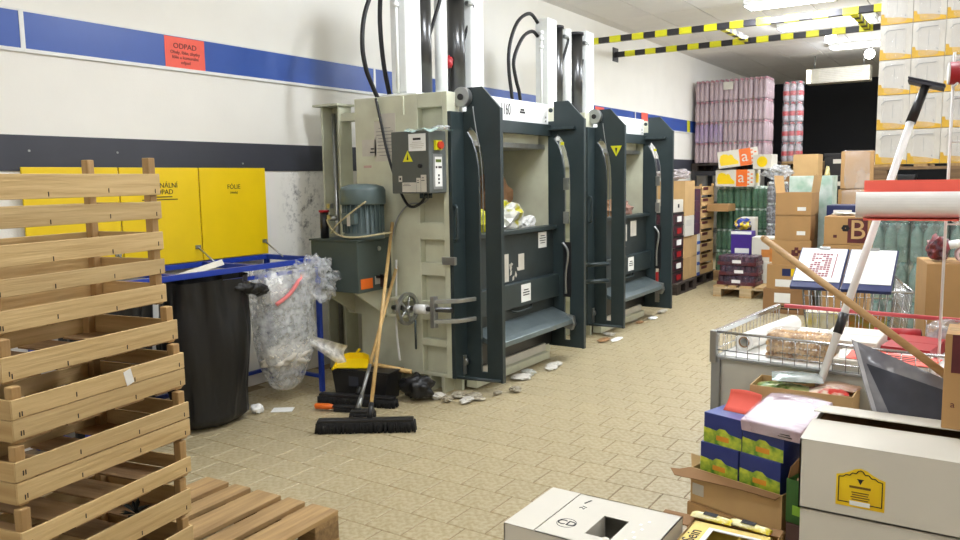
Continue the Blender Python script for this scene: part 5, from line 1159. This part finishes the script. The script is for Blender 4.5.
# ================================================================== FOREGROUND CARTONS
SW = (0.64, 0.42, 0.228)
for k, lab in enumerate(('lowest large white carton standing on the floor', 'middle large white carton under the labelled one')): carton(lab, (-0.155, 2.795, k*0.2285), SW, 0, M_WCARD)
t = thing('carton', 'large white carton with yellow crest label and half-open lid', 'box', (-0.16, 2.79, 0.457))
w, d, h = SW
b = B(); b.box(-w/2, w/2, -d/2, -d/2+0.005, 0, h); b.box(-w/2, w/2, d/2-0.005, d/2, 0, h); b.box(-w/2, -w/2+0.005, -d/2, d/2, 0, h); b.box(w/2-0.005, w/2, -d/2, d/2, 0, h); b.box(-w/2, w/2, -d/2, d/2, 0, 0.005)
b.out('body', M_WCARD, t)
B().box(-w/2, w/2, 0, 0.205, -0.004, 0).out('flap', M_WCARD, t, loc=(0, -d/2, h), rot=(R(3), 0, 0))
B().box(-w/2, w/2, -0.205, 0, -0.004, 0).out('flap', M_WCARD, t, loc=(0, d/2, h+0.003), rot=(R(-9), 0, 0))
B().box(-w/2+0.006, w/2-0.006, -d/2+0.006, d/2-0.006, h-0.03, h-0.02).out('inner_board', M_KRAFTD, t)
Ml = facem('front', SW, 0.11, 0.035)
lb = B().prism([(0, 0), (0.137, 0), (0.137, 0.098), (0.118, 0.103), (0.100, 0.112), (0.085, 0.122), (0.0685, 0.126), (0.052, 0.122), (0.037, 0.112), (0.019, 0.103), (0, 0.098)], 'z', 0, 0.0012, Ml).out('crest_label', pm('label_gold', (240, 206, 30), 0.4, rgb2=(222, 178, 20), scale=7), t)
b = B()
for x0, x1, y0, y1 in ((0.006, 0.009, 0.012, 0.092), (0.128, 0.131, 0.012, 0.092), (0.006, 0.04, 0.012, 0.015), (0.097, 0.131, 0.012, 0.015)): b.box(x0, x1, y0, y1, 0.0012, 0.0018, Ml)
pts = [(0.0075, 0.092), (0.02, 0.094), (0.028, 0.101), (0.038, 0.100), (0.046, 0.109), (0.056, 0.108), (0.062, 0.117), (0.0685, 0.120), (0.075, 0.117), (0.081, 0.108), (0.091, 0.109), (0.099, 0.100), (0.109, 0.101), (0.117, 0.094), (0.1295, 0.092)]
for p, q in zip(pts, pts[1:]): b.cyl(Ml @ Vector((p[0], p[1], 0.0015)), Ml @ Vector((q[0], q[1], 0.0015)), 0.0016, 5)
b.prism([(0.0685, 0.074), (0.062, 0.088), (0.058, 0.092), (0.079, 0.092), (0.075, 0.088)], 'z', 0.0012, 0.0018, Ml)
b.out('black_border', M_INK, lb)
lines(Ml @ Matrix.Translation((0.022, 0.058, 0.0004)), 0.092, 0.014, 1, pm('brown_print', (120, 90, 20), 0.6), lb, frac=0.5); lines(Ml @ Matrix.Translation((0.034, 0.022, 0.0004)), 0.070, 0.03, 4, pm('brown_print', (120, 90, 20), 0.6), lb, frac=0.4, seed=4)
patch('white_strip', Ml @ Matrix.Translation((0.04, 0.006, 0.0012)), 0.057, 0.014, M_PAPER, lb, 0.0006)
# brown carton on top at the frame edge
t = carton('upright brown carton standing on the labelled white carton', (0.055, 2.885, 0.722), (0.32, 0.20, 0.30), 0, M_KRAFT, (('dark_band', 'front', 0.06, 0.60, 0.94, 0.40, M_MAROON),)); text('a', 0.03, facem('front', (0.32, 0.2, 0.30), 0.028, 0.08), M_MAROON, t)
# garment in clear sleeve leaning behind the white carton
jk = thing('garment_package', 'dark garment in a grey plastic sleeve leaning behind the white carton', 'package', (-0.325, 3.05, 0.655))
JR, JU = Vector((0.34, -0.03, -0.118)), Vector((-0.088, 0.055, 0.262)); JN = JR.cross(JU).normalized()
if JN.y > 0: JN = -JN
def jp(u, v, n): return JR*u+JU*v+JN*n
def jf(s): return lambda u, v: jp(u, v, s*(0.016*(1-(2*u-1)**6)*(1-(2*v-1)**6))+0.010*noise.noise(Vector((u*3.5, v*3.5, 2)))+0.004*noise.noise(Vector((u*9, v*9, 4))))
M_SLV = pm('grey_sleeve', (150, 150, 154), 0.16, rgb2=(108, 108, 118), scale=8, spec=0.7)
B().grid(jf(1), 26, 18).grid(jf(-1), 26, 18).out('sleeve', M_SLV, jk)
B().grid(lambda u, v: jf(1)(0.22+0.76*u-0.12*v*(1-u), 0.02+(0.72+0.12*u)*v)+JN*0.0015, 18, 12).out('dark_cloth', pm('dark_cloth', (66, 68, 80), 0.3, rgb2=(46, 48, 60), scale=8), jk)
B().grid(lambda u, v: jf(1)(0.01+0.05*u, v)+JN*0.003, 4, 18).out('stiff_edge', pm('sleeve_edge', (196, 196, 202), 0.12), jk)
for k in range(2): B().grid(lambda u, v: jf(1)(0.70+0.18*u, 0.28+0.02*v-0.05*k)+JN*0.0032, 8, 2).out('white_print', M_PAPER2, jk)
# blue boxes with meadow print in a torn display carton
BA = -17.0; e1 = Vector((math.cos(R(BA)), math.sin(R(BA)), 0)); e2 = Vector((-e1.y, e1.x, 0)); BO = Vector((-0.978, 3.196, 0))
M_BBLUE = pm('box_blue', (34, 50, 120), 0.35, var=0.06); M_MEAD = pm('meadow_print', (196, 206, 60), 0.4, rgb2=(76, 130, 40), scale=24, contrast=(0.35, 0.62), detail=6); M_BTOP = pm('box_blue_top', (92, 104, 168), 0.35, var=0.04)
def bluebox(label, i, z, dx=0.0, dy=0.0):
    c = BO+e1*(0.09+i*0.181+dx)+e2*(0.09+dy); sz = (0.178, 0.178, 0.1285)
    t = thing('blue_box', label, 'box', (c.x, c.y, z), R(BA))
    B().box(-0.089, 0.089, -0.089, 0.089, 0, 0.1285).out('body', M_BBLUE, t, 0.002)
    B().prism([(0.001, 0.002), (0.177, 0.002), (0.177, 0.052), (0.12, 0.058), (0.10, 0.072), (0.075, 0.072), (0.06, 0.060), (0.001, 0.066)], 'z', 0, 0.0011, facem('front', sz, 0, 0)).out('meadow_print', M_MEAD, t)
    B().box(-0.0902, -0.089, -0.088, 0.088, 0.002, 0.06).out('meadow_print', M_MEAD, t); B().box(-0.088, 0.088, -0.088, 0.088, 0.1285, 0.1292).out('pale_top', M_BTOP, t)  # front print carried round the left side; paler blue over the whole top
    text('Wiese', 0.05, facem('front', sz, 0.089, 0.034), pm('script_red', (214, 130, 40), 0.5), t, off=0.0016) if False else lines(facem('front', sz, 0.045, 0.018), 0.09, 0.026, 1, pm('script_orange', (226, 150, 40), 0.5), t, 'script_print', 0.8)
for k, (z, nm) in enumerate(((0.147, 'lowest'), (0.2765, 'middle'), (0.406, 'topmost'))):
    bluebox('%s blue box with meadow print in the left column under the red card' % nm, 0, z, (-0.012, 0.0)[k == 2], (-0.004, -0.004, 0.0)[k]); bluebox('%s blue box with meadow print in the right column under the purple pack' % nm, 1, z, (-0.008, 0)[k == 2], (-0.004, -0.004, 0.0)[k])
dc = BO+e1*0.17+e2*0.09
carton('plain kraft carton on the floor under the torn display tray', (dc.x, dc.y, 0), (0.44, 0.26, 0.139), BA, M_KRAFT)
t = thing('display_tray', 'torn kraft display tray holding the lower blue boxes', 'tray', (dc.x, dc.y, 0.14), R(BA))
b = B(); b.box(-0.21, 0.205, -0.118, -0.114, 0, 0.15); b.box(-0.21, 0.205, 0.118, 0.122, 0, 0.15); b.box(-0.21, -0.206, -0.114, 0.118, 0, 0.15); b.box(0.201, 0.205, -0.114, 0.118, 0, 0.15); b.box(-0.21, 0.205, -0.118, 0.122, 0, 0.004); b.out('tray', M_KRAFT2, t)
B().prism([(-0.21, 0), (0.20, 0), (0.19, 0.03), (0.05, 0.035), (-0.10, 0.05), (-0.25, 0.07), (-0.29, 0.04), (-0.25, 0.03)], 'z', 0, 0.004).out('torn_flap', M_KRAFTD, t, loc=(0, -0.116, 0.15), rot=(R(-155), 0, 0))
B().prism([(0, 0), (0.05, 0.03), (0.01, 0.06), (-0.05, 0.0)], 'x', 0, 0.004).out('torn_flap', M_KRAFT2, t, loc=(-0.212, -0.06, 0.14), rot=(0, R(-50), 0))
patch('grey_label', fy(-0.20, -0.119, 0.035), 0.055, 0.05, M_PAPER2, t)
# red card on the left column, purple pack on the right
c = BO+e1*0.115+e2*0.10
t = thing('red_tag', 'folded red card standing on the topmost left blue box', 'card', (c.x, c.y, 0.5362), R(BA+4))
def card(u, v): return Vector((-0.07+0.14*u, 0.035-0.03*(1-v)**2*2, 0.002+0.078*v+0.008*math.sin(u*3)*v))
B().grid(card, 9, 7).out('card', M_RED, t).modifiers.new('solid', 'SOLIDIFY').thickness = 0.0015
c = BO+e1*0.31+e2*0.115
t = thing('purple_film_pack', 'flat pale purple pack in shiny film lying on the blue boxes', 'pack', (c.x, c.y, 0.538), rot=(R(13), 0, R(BA+3)))
B().box(-0.125, 0.125, -0.14, 0.14, 0.0, 0.05).out('pack', pm('purple_pack', (176, 148, 160), 0.3, rgb2=(206, 190, 198), scale=9, stretch=(1, 8, 1)), t, 0.006)
inst(wrap_mesh(0.256, 0.288, 0.056, film('purple_film', (236, 228, 236), 0.2, 0.06, 0.9, 14), 6), 'film', t); lines(fy(0.03, -0.1415, 0.012), 0.06, 0.02, 2, M_INK, t, 'print', 0.4)
# green snack tray between blue boxes and white cartons
c = BO+e1*0.463+e2*0.06
carton('dark cardboard box under the green snack tray', (c.x, c.y, 0), (0.13, 0.20, 0.20), BA, pm('maroon_card', (92, 66, 60), 0.7), (), tape=False)
t = carton('green display tray of beige snacks beside the blue boxes', (c.x, c.y, 0.2005), (0.13, 0.20, 0.17), BA, pm('green_card', (58, 104, 46), 0.45), (('lime_patch', 'front', 0.2, 0.2, 0.45, 0.22, pm('lime', (140, 190, 60), 0.5)),), tape=False, open_=True)
b = B()
for i in range(40): b.blob((random.uniform(-.045, .045), random.uniform(-.08, .08), 0.15+random.uniform(0, .03)), (0.012, 0.012, 0.012), i, 0.4, 2, 1)
b.out('snacks', pm('snack_beige', (206, 166, 130), 0.7), t)['kind'] = 'stuff'
B().prism([(0, 0), (0.19, 0), (0.19, 0.14), (0.0, 0.05)], 'x', 0, 0.003).out('side_flap', M_KRAFTD, t, loc=(-0.064, -0.095, 0.168), rot=(0, R(12), 0))
# carton of foil packets behind the purple pack
carton('plain kraft carton under the carton of foil packets', (-0.60, 3.455, 0), (0.30, 0.18, 0.50), 0, M_KRAFT)
t = carton('open kraft carton of green and red foil packets', (-0.63, 3.445, 0.501), (0.40, 0.20, 0.135), 0, M_KRAFT2, (), tape=False, open_=True)
def packet(label, x, y, z, w, d, rz, m, tilt=(0, 0)):
    q = thing('foil_packet', label, 'packet', (-0.63+x, 3.445+y*0.7, 0.501+z), rot=(R(tilt[0]), R(tilt[1]), R(rz)))
    def f(s): return lambda u, v: Vector(((u-0.5)*w, (v-0.5)*d, s*0.014*(1-(2*u-1)**4)*(1-(2*v-1)**4)+0.003*noise.noise(Vector((u*9, v*9, s+x)))))
    B().grid(f(1), 14, 12).grid(f(-1), 14, 12).out('pouch', m, q); return q
M_GPK = pm('green_foil', (200, 206, 140), 0.25, 0.1, rgb2=(96, 130, 60), scale=22, contrast=(0.4, 0.6)); M_SPK = pm('silver_foil', (214, 220, 222), 0.18, 0.5, rgb2=(140, 160, 150), scale=14); M_RPK = pm('red_foil', (200, 50, 40), 0.3, 0.1, rgb2=(226, 210, 190), scale=20, contrast=(0.42, 0.58))
for i, (x, y, rz, m, lab) in enumerate(((-0.12, 0.02, 20, M_GPK, 'green patterned foil packet at the left of the open kraft carton'), (-0.04, -0.03, -10, M_GPK, 'green patterned foil packet under the silver one'), (0.10, -0.04, 8, M_RPK, 'red patterned foil packet at the front of the open kraft carton'), (0.13, 0.05, -15, pm('brown_foil', (150, 110, 90), 0.35, rgb2=(190, 160, 130), scale=20), 'brownish packet at the back of the open kraft carton'))): packet(lab, x, y, 0.114+0.008*i, 0.15, 0.10, rz, m)
packet('silver foil packet lying topmost on the open kraft carton', -0.03, -0.01, 0.168, 0.20, 0.12, 14, M_SPK, (6, 0))
B().box(-0.19, 0.19, -0.09, 0.09, 0.006, 0.095).out('filling', M_KRAFTD, t)
# white bottle carton with hand hole, and the gold carton in its tray
SH = (0.526, 0.375, 0.30)
t = thing('bottle_carton', 'low white bottle carton with cut-out window and round logo in front', 'box', (-1.147, 2.471, 0)); w, d, h = SH
b = B(); b.box(-w/2, w/2, -d/2, -d/2+0.004, 0, h); b.box(-w/2, w/2, d/2-0.004, d/2, 0, h); b.box(-w/2, -w/2+0.004, -d/2, d/2, 0, h); b.box(w/2-0.004, w/2, -d/2, d/2, 0, h); b.box(-w/2, w/2, -d/2, d/2, 0, 0.004); b.out('body', M_WCARD, t)
B().box(-w/2, -w/2+0.120, -d/2, d/2, h-0.003, h).out('flap', M_WCARD, t, loc=(0, 0, 0.001))
b = B(); HX0, HX1, HY0, HY1 = 0.02, 0.115, -0.115, 0.05
b.box(-w/2+0.124, HX0, -d/2, d/2, h-0.003, h); b.box(HX1, w/2, -d/2, d/2, h-0.003, h); b.box(HX0, HX1, -d/2, HY0, h-0.003, h); b.box(HX0, HX1, HY1, d/2, h-0.003, h); b.out('flap', M_WCARD, t)
lg = B().ring((-0.07, -0.075, h), (-0.07, -0.075, h+0.0008), 0.036, 0.034, 26).out('logo_ring', M_INK, t); text('CD', 0.05, fz(-0.07, -0.075, h), M_INK, lg, off=0.0006)
text('21', 0.03, frame((-0.075, 0.075, h), (0.3, 1, 0), (-1, 0.3, 0)), M_INK, t, off=0.0006); lines(frame((-0.085, 0.098, h), (0.3, 1, 0), (-1, 0.3, 0)), 0.06, 0.012, 1, M_INK, t, frac=0.5)
B().box(0.016, 0.019, -0.13, 0.06, 0.10, h-0.004).out('divider', M_PAPER2, t)
bo = thing('wine_bottle', 'dark bottle with pale capsule seen through the carton window', 'bottle', (-1.075, 2.41, 0.006))
B().lathe([(0.036, 0), (0.038, 0.01), (0.038, 0.16), (0.03, 0.19), (0.014, 0.215), (0.013, 0.225)], 18).out('glass', pm('dark_glass', (28, 34, 26), 0.12), bo); B().lathe([(0.0145, 0.222), (0.0155, 0.23), (0.0155, 0.262), (0.012, 0.266)], 14).out('capsule', pm('capsule', (224, 216, 200), 0.4), bo)
for k in range(6): B().box(0.155+0.018*(k % 2), 0.165+0.018*(k % 2), -0.10+0.035*k, -0.085+0.035*k, h, h+0.0006).out('pale_mark', M_PAPER, t)  # small paler matte patches on the carton top
t = carton('shallow kraft tray behind the low white bottle carton', (-0.715, 2.535, 0.0), (0.30, 0.46, 0.265), 0, M_KRAFT, (), tape=False, open_=True)
B().box(-0.27, -0.15, 0.135, 0.228, 0.263, 0.267).out('flap', M_KRAFTD, t); B().box(-0.15, 0.15, 0.20, 0.26, 0.266, 0.269).out('flap', M_KRAFTD, t)
SG = (0.27, 0.36, 0.28)
g = thing('gold_carton', 'gold printed carton with window standing in the kraft tray', 'box', (-0.712, 2.505, 0.006)); w, d, h = SG
M_GOLD = pm('gold_print', (232, 206, 96), 0.4, rgb2=(214, 180, 60), scale=8)
b = B(); b.box(-w/2, w/2, -d/2, -d/2+0.004, 0, h); b.box(-w/2, w/2, d/2-0.004, d/2, 0, h); b.box(-w/2, -w/2+0.004, -d/2, d/2, 0, h); b.box(w/2-0.004, w/2, -d/2, d/2, 0, h); b.box(-w/2, w/2, -d/2, d/2, 0, 0.004); b.out('body', M_GOLD, g)
b = B(); b.box(-w/2, -w/2+0.062, -d/2, d/2, h-0.003, h); b.box(w/2-0.03, w/2, -d/2, d/2, h-0.003, h); b.box(-w/2+0.062, w/2-0.03, d/2-0.035, d/2, h-0.003, h); b.box(-w/2+0.062, w/2-0.03, -d/2, -d/2+0.03, h-0.003, h); b.out('lid', M_GOLD, g)
b = B(); b.box(-w/2+0.062, -w/2+0.08, -d/2+0.03, d/2-0.035, h-0.0025, h+0.0005); b.box(-w/2+0.08, w/2-0.03, d/2-0.05, d/2-0.035, h-0.0025, h+0.0005); b.out('white_window_edge', M_PAPER, g)
text('NeuSein', 0.062, frame((-w/2+0.031, 0.0, h), (0, 1, 0), (-1, 0, 0)), M_INK, g, off=0.0006)
B().box(-w/2+0.005, w/2-0.005, -d/2+0.005, d/2-0.005, 0.10, 0.105).out('inner_tray', M_BLKPL, g)
for k in range(2): bb = B(); bb.lathe([(0.034, 0.107), (0.035, 0.115), (0.035, 0.18), (0.028, 0.21), (0.013, 0.235), (0.0145, 0.24), (0.0145, 0.262), (0.011, 0.266)], 16, (-0.01+0.08*k, 0.08, 0)); tag(bb.out('small_bottle', pm('amber_glass', (60, 50, 24), 0.15), loc=(-0.712, 2.505, 0.006)), 'small dark bottle standing in the gold carton window', 'bottle', 'bottles in the gold carton')
B().prism([(0, 0), (0.11, 0), (0.055, 0.085)], 'y', 0, 0.003).out('raised_flap', M_GOLD, g, loc=(0.015, -0.02, h-0.02), rot=(R(-12), 0, R(-8)))
for i, (x, a) in enumerate(((-0.80, -4), (-0.665, -10))):
    t = thing('yellow_wrapper_packet', ('yellow glossy packet on the tray rim nearer the white bottle carton', 'yellow glossy packet on the tray rim nearer the green snack tray')[i], 'packet', (x, 2.735, 0.2705), rot=(R(4), 0, R(a)), group='yellow packets on the kraft tray')
    def f(s): return lambda u, v: Vector(((u-0.5)*0.15, (v-0.5)*0.04, 0.014+s*0.013*(1-(2*v-1)**2)*(1-0.6*(2*u-1)**8)+0.003*noise.noise(Vector((u*14, v*5, s+i)))))
    B().grid(f(1), 24, 9).grid(f(-1), 24, 9).out('pouch', pm('yellow_wrapper', (236, 214, 40), 0.2, rgb2=(250, 244, 190), scale=24, contrast=(0.4, 0.65)), t); B().box(-0.03, 0.02, -0.012, 0.012, 0.0272, 0.0285).out('print', M_INK, t)
